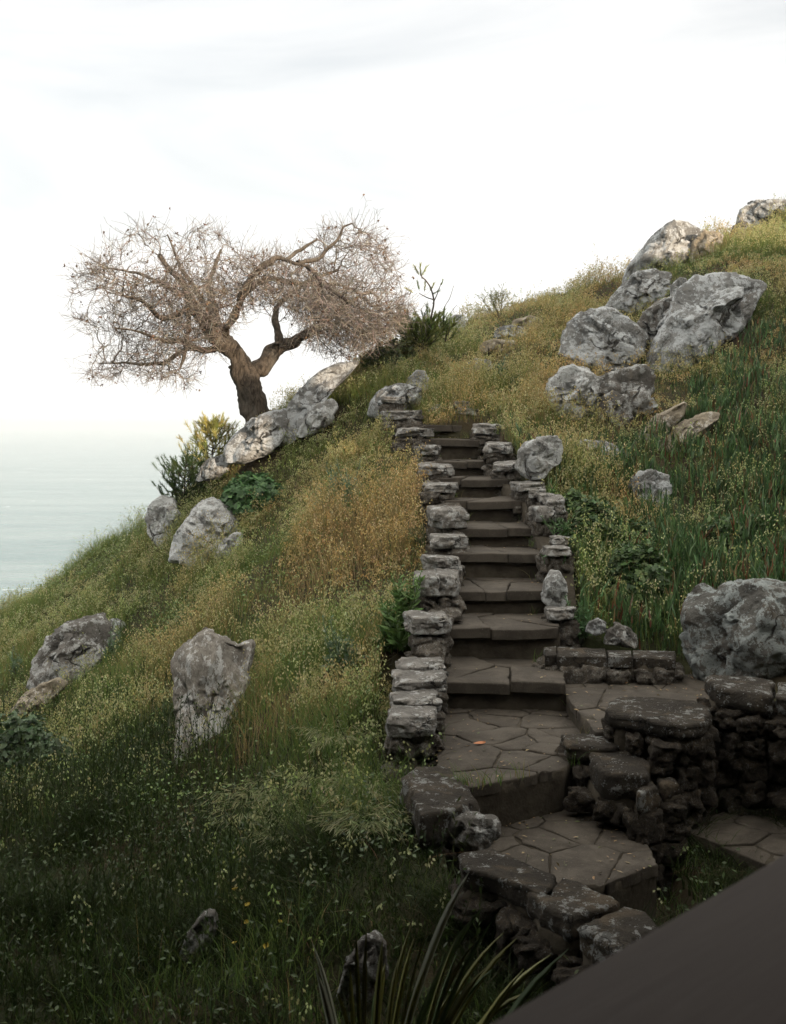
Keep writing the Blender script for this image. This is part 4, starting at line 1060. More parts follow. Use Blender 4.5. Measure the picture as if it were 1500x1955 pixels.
def grass_field():
    # -- leaf blades
    x, y, z, Z, rng = scatter(520000, lambda Z, x, y: np.clip(.15 + .75 * Z[:, 2] + .25 * Z[:, 0] - .35 * Z[:, 3] - .45 * Z[:, 4], .05, 1) * (.55 + .45 * np.clip(fbm(np.c_[x * 2.2, y * 2.2, 0 * x], 2, 3) + .5, 0, 1)), seed=11)
    n = len(x); dry = rng.random(n) < np.clip(Z[:, 0] * .75 + .5 * fbm(np.c_[x * 1.4, y * 1.4, 0 * x], 3, 93) * (Z[:, 0] > .12), 0, .9)
    c = np.where(dry[:, None], pick(rng, n, DRY), mixcol(pick(rng, n, GREEN), pick(rng, n, YELL), np.clip(Z[:, 6] * rng.uniform(.2, 1.1, n), 0, 1)))
    c = c * (1 - .5 * np.clip(Z[:, 4:5], 0, 1))  # shade of the lower slope multiplied into the blade colours
    h = Z[:, 5] * rng.uniform(.13, .38, n) * np.clip(.75 + .9 * fbm(np.c_[x * 1.7, y * 1.7, 0 * x], 3, 91), .35, 1.5)
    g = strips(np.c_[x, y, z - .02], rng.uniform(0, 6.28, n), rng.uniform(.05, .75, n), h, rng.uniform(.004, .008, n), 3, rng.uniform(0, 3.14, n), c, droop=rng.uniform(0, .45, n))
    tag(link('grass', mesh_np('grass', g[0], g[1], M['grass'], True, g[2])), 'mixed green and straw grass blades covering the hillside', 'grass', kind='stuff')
    # -- flowering stalks with hanging husks
    x, y, z, Z, rng = scatter(185000, lambda Z, x, y: np.clip(Z[:, 1] * .9 + .01, 0, 1) * np.clip((y - 4.2) / 3.5, .06, 1) * np.clip(fbm(np.c_[x * 2.1, y * 2.1, 0 * x], 3, 9) * 1.3 + .55, .06, 1), seed=12)
    n = len(x); dryf = np.clip(Z[:, 0] + rng.normal(0, .12, n) + (.12 + .6 * Z[:, 0]) * fbm(np.c_[x * 1.4, y * 1.4, 0 * x], 3, 93), 0, 1)
    c = mixcol(mixcol(pick(rng, n, GREEN), pick(rng, n, YELL), Z[:, 6]), pick(rng, n, DRY), dryf)
    h = (.6 + .5 * Z[:, 5]) * rng.uniform(.20, .44, n) * np.clip(.8 + .8 * fbm(np.c_[x * 1.7, y * 1.7, 0 * x], 3, 91), .45, 1.4) * np.where(rng.random(n) < .012, 1.6, 1); a = rng.normal(.5, 1.6, n); ln = rng.uniform(.05, .42, n); dr = rng.uniform(0, .25, n)
    b = np.c_[x, y, z - .02]
    g = strips(b, a, ln, h, rng.uniform(.0022, .0036, n), 3, rng.uniform(0, 3.14, n), c, tipw=.5, droop=dr)
    tag(link('grass_stalks', mesh_np('grass_stalks', g[0], g[1], M['grass'], True, g[2])), 'thin flowering grass stalks standing over the hillside', 'grass', kind='stuff')
    sc = mixcol(pick(rng, n, SEEDG), pick(rng, n, SEED), np.clip(dryf * 1.2, 0, 1))
    parts = []
    for q in range(7):
        t = np.clip(1.02 - q * .05 + rng.normal(0, .03, n), .5, 1.05)
        m = rng.random(n) < (1, .95, .95, .9, .8, .6, .4)[q]
        p = on_strip(b, a, ln, h, t, dr)[m]; k_ = m.sum()
        off = rng.normal(0, .017, (k_, 3)); off[:, 2] = -np.abs(off[:, 2]) * .8
        ax = np.c_[off[:, :2] * 1.2, np.full(k_, -.035)]
        parts.append(diamonds(p + off, ax, rng.uniform(.016, .032, k_), rng.uniform(.009, .0165, k_), sc[m] * rng.uniform(.8, 1.25, (k_, 1)), rng))
    V, F, C = join_geo(parts)
    tag(link('grass_seed_heads', mesh_np('grass_seed_heads', V, F, M['grass'], False, C)), 'pale hanging seed husks on the grass stalks', 'grass', kind='stuff')
    # -- low leafy ground cover
    x, y, z, Z, rng = scatter(240000, lambda Z, x, y: np.clip(.2 + .6 * Z[:, 2] - .4 * Z[:, 4], 0.05, 1) * np.clip(fbm(np.c_[x * 1.2, y * 1.2, 0 * x], 3, 31) * 1.2 + .65, .08, 1), seed=13)
    n = len(x); c = mixcol(pick(rng, n, GREEN), pick(rng, n, YELL), Z[:, 6] * .5); c = np.where((y < 7.5)[:, None], pick(rng, n, [(.03,.055,.014),(.045,.075,.02)]), c)  # near leaves get darker colours in place of foreground shade
    r = rng.normal(size=(n, 3)); r[:, 2] = np.abs(r[:, 2]) * .5
    nr = rng.normal(0, .5, (n, 3)); nr[:, 2] = 1
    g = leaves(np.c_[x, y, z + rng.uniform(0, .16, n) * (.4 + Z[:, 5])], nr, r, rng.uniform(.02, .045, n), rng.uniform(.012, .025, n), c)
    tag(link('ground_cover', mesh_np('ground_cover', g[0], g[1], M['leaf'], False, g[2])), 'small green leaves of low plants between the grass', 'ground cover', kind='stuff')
    # -- dark feathery shrubs of the shaded lower slope
    x, y, z, Z, rng = scatter(62000, lambda Z, x, y: np.clip(Z[:, 4] - .12, 0, 1) * (np.clip(fbm(np.c_[x * 1.1, y * 1.1, 0 * x], 2, 41) + .6, .1, 1)), seed=14)
    n = len(x); mound = .12 + .28 * np.clip(fbm(np.c_[x * .9, y * .9, 0 * x], 2, 43) + .5, 0, 1)
    h = mound * rng.uniform(.7, 1.35, n) + .08; a = rng.uniform(0, 6.28, n); ln = rng.uniform(.02, .4, n); b = np.c_[x, y, z - .02]
    cc = pick(rng, n, [(.024,.042,.009),(.031,.052,.012),(.019,.034,.008),(.04,.06,.015)])
    parts = [strips(b, a, ln, h, np.full(n, .005), 2, rng.uniform(0, 3.1, n), cc * .7, tipw=.5)]
    for q in range(9):
        t = np.full(n, .25 + .09 * q) + rng.normal(0, .02, n); p = on_strip(b, a, ln, h, np.clip(t, 0, 1.02))
        d = rng.normal(size=(n, 3)); d[:, 2] = np.abs(d[:, 2]) + .9
        dd = d / np.linalg.norm(d, axis=1, keepdims=True); s = np.cross(dd, rng.normal(size=(n, 3))); s /= np.linalg.norm(s, axis=1, keepdims=True)
        L = rng.uniform(.022, .045, (n, 1)); W = rng.uniform(.0035, .007, (n, 1))
        V = np.stack([p, p + dd * L * .5 + s * W, p + dd * L, p + dd * L * .5 - s * W], 1).reshape(-1, 3)
        parts.append((V, np.arange(n * 4).reshape(-1, 4), np.repeat(cc * rng.uniform(.8, 1.3, (n, 1)), 4, 0)))
    V, F, C = join_geo(parts)
    tag(link('undergrowth', mesh_np('undergrowth', V, F, M['leaf'], False, C)), 'dense dark green feathery undergrowth on the shaded lower left slope', 'undergrowth', kind='stuff')
    # -- ice plant: upright fleshy fingers in mats
    x, y, z, Z, rng = scatter(210000, lambda Z, x, y: np.clip(Z[:, 3] * 1.3 - .15, 0, 1) * np.clip(fbm(np.c_[x * 2.3, y * 2.3, 0 * x], 3, 51) + .75, .12, 1), seed=15)
    n = len(x); h = rng.uniform(.06, .15, n); a = rng.uniform(0, 6.28, n); ln = rng.uniform(.05, .6, n)
    up = .04 + .24 * np.clip(fbm(np.c_[x * 3, y * 3, 0 * x], 2, 52) + .6, 0, 1.2)
    c = pick(rng, n, [(.055,.11,.04),(.08,.15,.055),(.04,.08,.028),(.13,.18,.07),(.15,.055,.03),(.16,.12,.05)], [.30,.24,.24,.1,.06,.06], .28)
    parts = []
    for q in range(3):
        fa = a + q * 2.094
        w = rng.uniform(.011, .020, n)
        parts.append(strips(np.c_[x + np.cos(fa + 1.57) * w * .28, y + np.sin(fa + 1.57) * w * .28, z + up * rng.uniform(.0, 1.0, n) ** .6], a, ln, h, w, 2, fa, c, tipw=.25))
    V, F, C = join_geo(parts)
    tag(link('ice_plant', mesh_np('ice_plant', V, F, M['succulent'], True, C)), 'mat of upright fleshy dark green ice plant on the right bank', 'ice plant', kind='stuff')
    # dry litter and stems under it
    x, y, z, Z, rng = scatter(60000, lambda Z, x, y: np.clip(.25 + Z[:, 3] * .5, 0, 1), seed=16)
    n = len(x)
    g = strips(np.c_[x, y, z + .005], rng.uniform(0, 6.28, n), rng.uniform(1.5, 6, n), rng.uniform(.015, .06, n), rng.uniform(.003, .006, n), 2, rng.uniform(0, 3.1, n), pick(rng, n, [(.16,.10,.05),(.10,.055,.03),(.22,.16,.09)]))
    tag(link('dry_litter', mesh_np('dry_litter', g[0], g[1], M['grass'], True, g[2])), 'dead stems and litter lying under the living plants', 'litter', kind='stuff')
    # -- close under the deck every blade shows: a thicker sward, shade put into its dark colours
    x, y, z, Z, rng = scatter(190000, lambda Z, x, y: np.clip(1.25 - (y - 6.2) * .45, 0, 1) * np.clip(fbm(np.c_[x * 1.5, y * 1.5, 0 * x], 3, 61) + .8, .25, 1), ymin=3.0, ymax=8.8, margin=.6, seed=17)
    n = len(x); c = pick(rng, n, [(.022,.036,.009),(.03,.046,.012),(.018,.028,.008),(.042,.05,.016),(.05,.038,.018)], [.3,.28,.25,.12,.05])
    h = rng.uniform(.06, .26, n) * np.clip(.8 + .8 * fbm(np.c_[x * 2, y * 2, 0 * x], 2, 62), .4, 1.4)
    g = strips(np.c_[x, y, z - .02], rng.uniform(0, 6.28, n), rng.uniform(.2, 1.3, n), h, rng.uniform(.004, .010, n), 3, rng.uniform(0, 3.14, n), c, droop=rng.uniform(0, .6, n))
    tag(link('shade_grass', mesh_np('shade_grass', g[0], g[1], M['grass'], True, g[2])), 'dense grass close to the deck, coloured dark to stand for deep shade', 'grass', kind='stuff')
grass_field()

def step_litter():
    """blown leaf bits and straws on the paving"""
    rng = np.random.default_rng(900); B_, A_ = [], []
    for poly, z in ((LAND, LAND_Z), (LOW, LOW_Z), (TERR, TERR_Z)):
        pa = np.array(poly); lo, hi = pa.min(0), pa.max(0); q = lo + rng.random((900, 2)) * (hi - lo); q = q[in_poly(q[:, 0], q[:, 1], poly)][:260]
        ctr = pa.mean(0); far = np.linalg.norm((q - ctr) / (hi - lo), axis=1); q = q[rng.random(len(q)) < .2 + far * 1.3]
        B_.append(np.c_[q, np.full(len(q), z + .006)])
    for i, (xl, xr, y, z) in enumerate(STEPS):
        yb = STEPS[i - 1][2] if i else y + .4
        n = 26; t = rng.random(n); side = np.where(rng.random(n) < .6, rng.choice([.05, .95], n) + rng.normal(0, .05, n), rng.random(n))
        B_.append(np.c_[xl + (xr - xl) * side, y + .04 + (yb - y - .08) * t ** .6, np.full(n, z + .010)])
    b = np.concatenate(B_); n = len(b); d = rng.normal(size=(n, 3)); d[:, 2] = rng.uniform(0, .25, n); nr = rng.normal(0, .25, (n, 3)); nr[:, 2] = 1
    g = leaves(b, nr, d, rng.uniform(.012, .04, n), rng.uniform(.004, .016, n), pick(rng, n, [(.20,.13,.06),(.12,.08,.04),(.28,.21,.11),(.09,.10,.04)], jit=.25))
    tag(link('dry_litter', mesh_np('dry_litter', g[0], g[1], M['leaf'], False, g[2])), 'dry leaf bits and straw scattered over the steps and paving', 'litter', kind='stuff')
    # tufts rooted in the joints and against the risers
    P_ = []
    for i, (xl, xr, y, z) in enumerate(STEPS):
        yb = STEPS[i - 1][2] if i else y + .4
        for s in (xl + .02, xr - .02):
            m = rng.integers(3, 26); P_.append(np.c_[s + rng.normal(0, .035, m), yb - .03 - np.abs(rng.normal(0, .06, m)), np.full(m, z)])
    for a, c in zip(LAND, LAND[1:] + LAND[:1]):
        a = np.array(a); c = np.array(c)
        for q in range(4):
            p = a + (c - a) * rng.random(); m = rng.integers(4, 18); P_.append(np.c_[p[0] + rng.normal(0, .03, m), p[1] + rng.normal(0, .03, m), np.full(m, LAND_Z)])
    b = np.concatenate(P_); n = len(b)
    g = strips(b, rng.uniform(0, 6.28, n), rng.uniform(.2, 1.2, n), rng.uniform(.04, .15, n), rng.uniform(.003, .006, n), 3, rng.uniform(0, 3.1, n), pick(rng, n, GREEN[:3] + [(.2, .17, .07)]), droop=rng.uniform(0, .5, n))
    tag(link('joint_weeds', mesh_np('joint_weeds', g[0], g[1], M['grass'], True, g[2])), 'little grass tufts growing from the joints of steps and paving', 'grass', kind='stuff')
step_litter()
# ---------------------------------------------------------------- bare windswept tree
def bark_mat(name, a, b, scale=1.0):
    k = MT(name, 0.95)
    v = k.mp((9 * scale, 9 * scale, 2.6 * scale))
    r = k.noise(1.6, 8, .7, 1.2, v)
    c = k.mix(k.rng(r, .36, .62), a, b)
    c = k.mix(k.math('MULTIPLY', k.rng(k.noise(3, 5), .52, .68), .35), c, (.17, .16, .14))
    return k.done(c, k.bump(r, .9, .035))
M['bark'] = bark_mat('grey_bark', (.03, .024, .018), (.115, .095, .075))
M['twig'] = plant_mat('dry_twig', 0.0, .9, .1)

def tube_geo(pts, rad, sides=8, seed=0, rough=0.0, cap=True):
    pts = np.asarray(pts, float); rad = np.asarray(rad, float); n = len(pts)
    t = np.gradient(pts, axis=0); t /= np.linalg.norm(t, axis=1, keepdims=True) + 1e-9
    u = np.cross(t[0], [0.3, 1, 0.1]); u /= np.linalg.norm(u); U = []
    for i in range(n):
        u = u - t[i] * (u @ t[i]); u /= np.linalg.norm(u) + 1e-9; U.append(u)
    U = np.array(U); W = np.cross(t, U)
    th = np.linspace(0, 2 * math.pi, sides, endpoint=False)
    V = pts[:, None] + (U[:, None] * np.cos(th)[None, :, None] + W[:, None] * np.sin(th)[None, :, None]) * rad[:, None, None]
    V = V.reshape(-1, 3)
    if rough:
        nn = (V - np.repeat(pts, sides, 0)); V = V + nn * (rough * fbm(V * 5.5 + seed, 4, seed))[:, None]
    i, j = np.meshgrid(np.arange(n - 1), np.arange(sides), indexing='ij'); i = i.ravel(); j = j.ravel(); k_ = (j + 1) % sides
    F = np.stack([i * sides + j, i * sides + k_, (i + 1) * sides + k_, (i + 1) * sides + j], 1)
    return V, F

def smooth_path(pts, n=10):
    """Catmull-Rom through control points (with radius as 4th value)"""
    p = np.asarray(pts, float); q = np.vstack([2 * p[0] - p[1], p, 2 * p[-1] - p[-2]]); out = []
    for i in range(1, len(q) - 2):
        a, b, c, d = q[i - 1], q[i], q[i + 1], q[i + 2]
        for t in np.linspace(0, 1, n, endpoint=False):
            out.append(.5 * ((2 * b) + (-a + c) * t + (2 * a - 5 * b + 4 * c - d) * t * t + (-a + 3 * b - 3 * c + d) * t ** 3))
    out.append(p[-1]); return np.array(out)

def build_tree():
    D0 = 16.4
    base = P(492, 806, D0)
    root = empty('bare_tree', base)
    tag(root, 'bare windswept tree with thick forked trunk and tangled twigs above the sea', 'tree')
    rng = np.random.default_rng(101)
    pxm = D0 / FPX
    def path(q):        # (px,py,dD,width px)
        return np.array([[*P(a, b, D0 + d), w * pxm / 2] for a, b, d, w in q])
    LIMBS = [
     # trunk
     [(505,850,0,62),(494,806,0,56),(485,770,0,49),(475,738,0,46),(465,712,0,46),(457,692,0,41)],
     # left leader and its forks
     [(463,704,0,42),(448,680,-.05,37),(430,660,-.1,37),(414,644,-.1,34),(398,622,-.15,31),(382,602,-.2,28),(368,582,-.3,25),(356,566,-.35,20),(345,545,-.5,13),(322,515,-.7,9),(300,490,-.9,6)],
     [(428,660,0,26),(420,640,.1,24),(410,615,.2,22),(404,592,.3,19),(398,570,.5,15),(396,545,.7,11),(404,515,.9,8),(420,480,1.0,5)],
     [(426,654,.0,20),(432,630,-.2,18),(446,605,-.3,17),(460,575,-.4,15),(470,545,-.5,13),(488,518,-.55,12),(510,504,-.6,12),(533,495,-.6,10),(560,500,-.7,8),(592,506,-.7,6)],
     # right leader
     [(466,722,0,40),(486,708,.05,33),(504,696,.1,31),(520,674,.15,30),(540,658,.2,27),(562,648,.25,23),(586,636,.3,18),(612,620,.35,14),(640,600,.4,10),(672,576,.5,7),(706,560,.6,5)],
     [(530,668,.1,22),(532,650,.2,18),(526,628,.35,15),(524,605,.5,12),(540,575,.7,10),(570,548,.8,8),(600,530,.9,6),(640,520,1,5)],
     [(470,560,-.4,12),(490,540,-.2,12),(520,535,.0,11),(556,540,.1,10),(590,542,.2,8),(630,545,.3,6),(670,555,.3,4)],
     [(545,496,-.6,8),(572,478,-.5,7),(592,464,-.5,5),(606,456,-.5,3)],
     [(560,505,-.6,9),(600,500,-.3,7),(630,470,-.2,6),(650,440,-.1,4),(668,430,0,3)],
     # low hanging limbs on the left
     [(366,580,-.3,14),(340,600,-.5,11),(318,606,-.6,10),(290,590,-.7,8),(262,572,-.8,6),(232,560,-1,4)],
     [(362,586,-.3,12),(358,606,-.4,11),(357,630,-.4,10),(356,654,-.4,8),(352,682,-.4,6),(344,702,-.4,3)],
     [(410,668,0,14),(396,668,-.1,13),(372,664,-.3,11),(348,652,-.4,9),(322,648,-.6,8),(290,640,-.8,6),(256,632,-1,4),(215,628,-1.1,3)],
     [(376,664,-.3,9),(350,672,-.1,8),(320,686,.1,7),(286,695,.2,6),(240,692,.3,4),(190,694,.4,3)],
     [(352,560,-.4,12),(320,545,-.2,9),(285,530,0,7),(245,520,.2,5),(200,510,.3,3)],
     [(404,592,.3,12),(380,560,.6,10),(350,520,.8,8),(330,480,1.0,5),(318,450,1.1,3)],
    ]
    nodes, parent, isl = [], [], []
    for li, L in enumerate(LIMBS):
        p = smooth_path(path(L), 7)
        if li > 1: p[:, 1] += .0
        wob = fbm(p[:, :3] * 2.2 + li * 5, 3, 60 + li) * .045
        if li: p[:, 0] += wob * (1 - p[:, 3] / .4); p[:, 2] += np.roll(wob, 3) * .8
        V, F = tube_geo(p[:, :3], p[:, 3], 16 if li < 5 else 9, li, .28 if li < 5 else .16)
        link('trunk' if li == 0 else 'limb', mesh_np('trunk' if li == 0 else 'limb', V, F, M['bark']), root, -np.array(root.location))
        if li == 0: continue
        for i, q in enumerate(p):
            if i % 2: continue
            if q[3] < .085:
                nodes.append(q[:3])
    # crown volume: hand outlined lobes filled with attraction points
    LOBES = [([(120,606),(148,520),(160,512),(205,462),(240,448),(265,425),(300,436),(340,446),(372,430),(430,432),(470,440),(492,470),(520,500),(516,560),(470,600),(420,640),(440,672),(400,690),(360,740),(300,722),(160,722),(190,676),(250,664),(215,640),(180,624)], 1.8, 6500),
             ([(470,520),(520,486),(560,470),(600,452),(612,430),(650,425),(690,430),(735,470),(752,505),(768,545),(790,585),(770,620),(730,650),(690,672),(640,690),(600,664),(570,640),(590,620),(550,590),(500,580)], 1.6, 6000),
             ([(590,540),(680,520),(750,540),(775,600),(720,650),(650,660),(600,640)], 1.2, 5000),
             ([(230,470),(420,450),(480,500),(460,560),(340,560),(250,550)], 1.5, 1500)]
    A = []
    for poly, dep, n in LOBES:
        pa = np.array(poly, float); lo, hi = pa.min(0), pa.max(0); c = pa.mean(0); ext = (hi - lo) / 2
        q = lo + rng.random((n * 3, 2)) * (hi - lo); q = q[in_poly(q[:, 0], q[:, 1], poly)][:n]
        rr = np.clip(1 - (((q - c) / ext) ** 2).sum(1) * .6, .12, 1) ** .5
        d = rng.uniform(-1, 1, len(q)) * dep * rr
        A += [P(a, b, D0 + e) for (a, b), e in zip(q, d)]
    A = np.array(A)
    A = A[(fbm(A * np.array([1.1, 1.1, 2.2]), 3, 77) + rng.normal(0, .12, len(A))) > .03]     # branches bunch into flat sprays with gaps
    nodes = [np.array(q) for q in nodes]; par = [-1] * len(nodes)
    step, kill = .075, .075
    alive = np.ones(len(A), bool)
    near_d = np.full(len(A), 1e9); near_i = np.zeros(len(A), int)
    def upd(i0):
        N = np.array(nodes[i0:])
        for s in range(0, len(N), 400):
            d = np.linalg.norm(A[:, None] - N[None, s:s + 400], axis=2); j = d.argmin(1); dm = d[np.arange(len(A)), j]
            b = dm < near_d; near_d[b] = dm[b]; near_i[b] = j[b] + s + i0
    upd(0)
    for it in range(90):
        idx = np.where(alive & (near_d < 1.6))[0]
        if not len(idx): break
        acc = {}
        for a in idx: acc.setdefault(near_i[a], []).append(A[a])
        i0 = len(nodes)
        for ni, aa in acc.items():
            v = np.mean([(x - nodes[ni]) / (np.linalg.norm(x - nodes[ni]) + 1e-6) for x in aa], 0) + rng.normal(0, .22, 3)
            v[2] += .03
            v /= np.linalg.norm(v) + 1e-9
            nodes.append(nodes[ni] + v * step * rng.uniform(.8, 1.2)); par.append(ni)
        upd(i0)
        alive &= near_d > kill
        if len(nodes) > 34000: break
    N = np.array(nodes); n = len(N); par = np.array(par)
    rad = np.zeros(n); ch = np.zeros(n, int)
    r0 = .0030
    pw = np.zeros(n)
    for i in range(n - 1, -1, -1):
        if pw[i] == 0: pw[i] = r0 ** 2.0
        if par[i] >= 0: pw[par[i]] += pw[i]; ch[par[i]] += 1
    rad = np.minimum(pw ** (1 / 2.0), .045)
    # segments as three-sided tubes
    e = np.where(par >= 0)[0]; a, b = N[par[e]], N[e]; ra = np.minimum(rad[par[e]], rad[e] * 1.5); rb = rad[e]
    # extra fine twigs
    tips = np.where((ch <= 1) & (rad < .008) & (par >= 0))[0]
    dirn = N[tips] - N[par[tips]]; dirn /= np.linalg.norm(dirn, axis=1, keepdims=True) + 1e-9
    ta, tb, tr = [], [], []
    ends = []
    for rep in range(3):
        d = dirn + rng.normal(0, .55, dirn.shape); d /= np.linalg.norm(d, axis=1, keepdims=True)
        L = rng.uniform(.06, .30, len(tips))[:, None]
        m = N[tips] + d * L * .55; d2 = d + rng.normal(0, .45, d.shape); d2[:, 2] += .25; d2 /= np.linalg.norm(d2, axis=1, keepdims=True)
        t2 = m + d2 * L * .55
        ta += [N[tips], m]; tb += [m, t2]; tr += [np.full(len(tips), .0024), np.full(len(tips), .0017)]; ends.append(t2)
    # long whippy shoots that break the outline
    o_ = tips[rng.choice(len(tips), 520, replace=False)]; cen = P(430, 600, D0)
    d = (N[o_] - cen) * np.array([1, 1, .7]); d /= np.linalg.norm(d, axis=1, keepdims=True); d = d + rng.normal(0, .45, d.shape); d[:, 2] += .15
    d /= np.linalg.norm(d, axis=1, keepdims=True); q0 = N[o_]; L = rng.uniform(.05, .11, (len(o_), 1))
    for s_ in range(5):
        d = d + rng.normal(0, .22, d.shape); d[:, 2] += .05; d /= np.linalg.norm(d, axis=1, keepdims=True)
        q1 = q0 + d * L; ta.append(q0); tb.append(q1); tr.append(np.full(len(o_), .0034 - .0004 * s_)); q0 = q1
        sd = d + rng.normal(0, .8, d.shape); sd /= np.linalg.norm(sd, axis=1, keepdims=True)
        ta.append(q1); tb.append(q1 + sd * rng.uniform(.03, .1, (len(o_), 1))); tr.append(np.full(len(o_), .002))
    ends.append(q0)
    a = np.concatenate([a] + ta); b = np.concatenate([b] + tb); ra = np.concatenate([ra] + tr); rb = np.concatenate([rb] + tr)
    ra = np.maximum(ra, .0024); rb = np.maximum(rb, .0019)
    t = b - a; t /= np.linalg.norm(t, axis=1, keepdims=True) + 1e-9
    u = np.cross(t, np.array([.31, .9, .2])); u /= np.linalg.norm(u, axis=1, keepdims=True) + 1e-9; w = np.cross(t, u)
    V = []
    for c_, rr in ((a, ra), (b, rb)):
        for q in range(3):
            an = q * 2.0944; V.append(c_ + (u * math.cos(an) + w * math.sin(an)) * rr[:, None])
    V = np.stack(V, 1).reshape(-1, 3); m = len(a)
    F = (np.arange(m)[:, None, None] * 6 + np.array([(0, 1, 4, 3), (1, 2, 5, 4), (2, 0, 3, 5)])[None]).reshape(-1, 4)
    col = pick(rng, m, [(.21,.18,.155),(.16,.14,.12),(.28,.245,.21),(.11,.095,.082)], jit=.2)
    o = link('twigs', mesh_np('twigs', V, F, M['twig'], True, np.repeat(col * np.clip(1.15 - ra * 45, .4, 1.15)[:, None], 6, 0)), root, -np.array(root.location))
    tag(o, kind='stuff')
    # old cones and withered tufts along the twigs
    E = np.concatenate(ends); sel = E[rng.random(len(E)) < .035]
    inner = N[tips][rng.random(len(tips)) < .06]
    C = np.concatenate([sel, inner]); k_ = len(C)
    parts = []
    for q in range(3):
        parts.append(diamonds(C + rng.normal(0, .012, (k_, 3)), rng.normal(size=(k_, 3)), rng.uniform(.025, .05, k_), rng.uniform(.016, .03, k_), pick(rng, k_, [(.13,.085,.055),(.18,.12,.08),(.09,.06,.04)]), rng))
    V, F, Cc = join_geo(parts)
    o = link('cones', mesh_np('cones', V, F, M['twig'], False, Cc), root, -np.array(root.location)); tag(o, kind='stuff')
build_tree()
# ---------------------------------------------------------------- single plants
def needle_tufts(ctr, axis, n_each, length, width, spread, pal, rng, jit=.15):
    """bottle-brush tufts of needles around shoot axes"""
    N = len(ctr); rep = n_each
    c = np.repeat(ctr, rep, 0); ax = np.repeat(axis, rep, 0); t = rng.random(N * rep)
    L = np.repeat(length, rep)
    p = c + ax * (t * L)[:, None]
    d = ax * rng.uniform(.5, 1.3, (N * rep, 1)) + rng.normal(0, spread, (N * rep, 3)); d /= np.linalg.norm(d, axis=1, keepdims=True)
    s = np.cross(d, rng.normal(size=(N * rep, 3))); s /= np.linalg.norm(s, axis=1, keepdims=True)
    nl = rng.uniform(.5, 1, (N * rep, 1)) * np.repeat(length, rep)[:, None] * .55
    V = np.stack([p - s * width, p + s * width, p + d * nl + s * width * .3, p + d * nl - s * width * .3], 1).reshape(-1, 3)
    col = np.repeat(pick(rng, N, pal, jit=jit), rep, 0) * rng.uniform(.85, 1.15, (N * rep, 1))
    return V, np.arange(N * rep * 4).reshape(-1, 4), np.repeat(col, 4, 0)

def pine(name, label, px, py_base, py_top, D, crown, pal, seed, n_br=40, tuft=.10, spread_w=.5, bare=0.0, needles=46):
    """young pine: leader, whorls of up-swept branches with needle tufts. crown(t)->radius m"""
    b = P(px, py_base, D); top = P(px, py_top, D); H = top[2] - b[2]
    root = empty(name, b); tag(root, label, 'pine tree'); rng = np.random.default_rng(seed)
    lead = np.array([[math.sin(t * 3) * .04 * H + 0.10 * H * t * t, math.cos(t * 2.2) * .03 * H, t * H] for t in np.linspace(0, 1, 10)])
    parts = [tube_geo(lead, np.linspace(.022, .006, 10) * max(.6, H), 6)]
    C, A = [], []
    for i in range(n_br):
        t = bare + (1 - bare) * (i + rng.random()) / n_br; a = i * 2.4 + rng.normal(0, .3); r = crown(t) * rng.uniform(.7, 1.1)
        o = np.array([np.interp(t, np.linspace(0, 1, 10), lead[:, k_]) for k_ in range(3)])
        q = np.linspace(0, 1, 6)
        br = o + np.stack([np.cos(a) * r * q, np.sin(a) * r * q, r * (.25 * q + .65 * q ** 2.2)], 1)
        parts.append(tube_geo(br, np.linspace(.008, .003, 6), 4))
        for f in (.35, .6, .8, 1.0):
            p = o + (br[-1] - o) * 0 + np.array([np.interp(f, q, br[:, k_]) for k_ in range(3)]) - o
            for s in range(1 if f == 1 else 2):
                ax = np.array([math.cos(a) * .5, math.sin(a) * .5, .8]) + rng.normal(0, .38 if f < 1 else .2, 3); ax /= np.linalg.norm(ax)
                C.append(p); A.append(ax)
    C.append(lead[-1]); A.append(np.array([0, 0, 1.]))
    C = np.array(C); A = np.array(A)
    V, F, _ = join_geo(parts)
    link('stem', mesh_np('stem', V, F, M['bark']), root)
    V, F, Cc = needle_tufts(C, A, needles, rng.uniform(.7, 1.3, len(C)) * tuft, .0028, .34, pal, rng)
    link('foliage', mesh_np('foliage', V, F, M['leaf'], False, Cc), root)
    return root
PALY = [(.42,.38,.12),(.34,.33,.10),(.50,.45,.18),(.24,.26,.07)]  # yellow-green needles, brightened to carry sunlight on the young pine
PALG = [(.05,.085,.025),(.065,.105,.03),(.04,.07,.022)]
PALM = [(.20,.24,.06),(.15,.20,.05),(.26,.28,.08),(.10,.15,.04)]
pine('young_pine', 'young yellow-green pine standing against the sea beside the slanting rocks', 398, 925, 815, 16.3, lambda t: .46 * (1 - t) ** .7 + .06, PALY, 201, 40, .13)
pine('young_pine', 'dark little pine with upturned shoots hanging over the slope edge above the pale boulders', 346, 985, 890, 15.9, lambda t: .42 * (1 - .55 * t), PALG, 202, 38, .12)
pine('pine_shrub', 'bushy green pine shrub with upturned finger shoots on the crest right of the bare tree', 798, 672, 634, 17.0, lambda t: .50 * (1 - .45 * t), PALM, 203, 46, .12, needles=60)
pine('pine_shrub', 'small green pine shoots beside the pale skyline stone', 850, 652, 622, 17.2, lambda t: .16, PALM, 204, 10, .10)
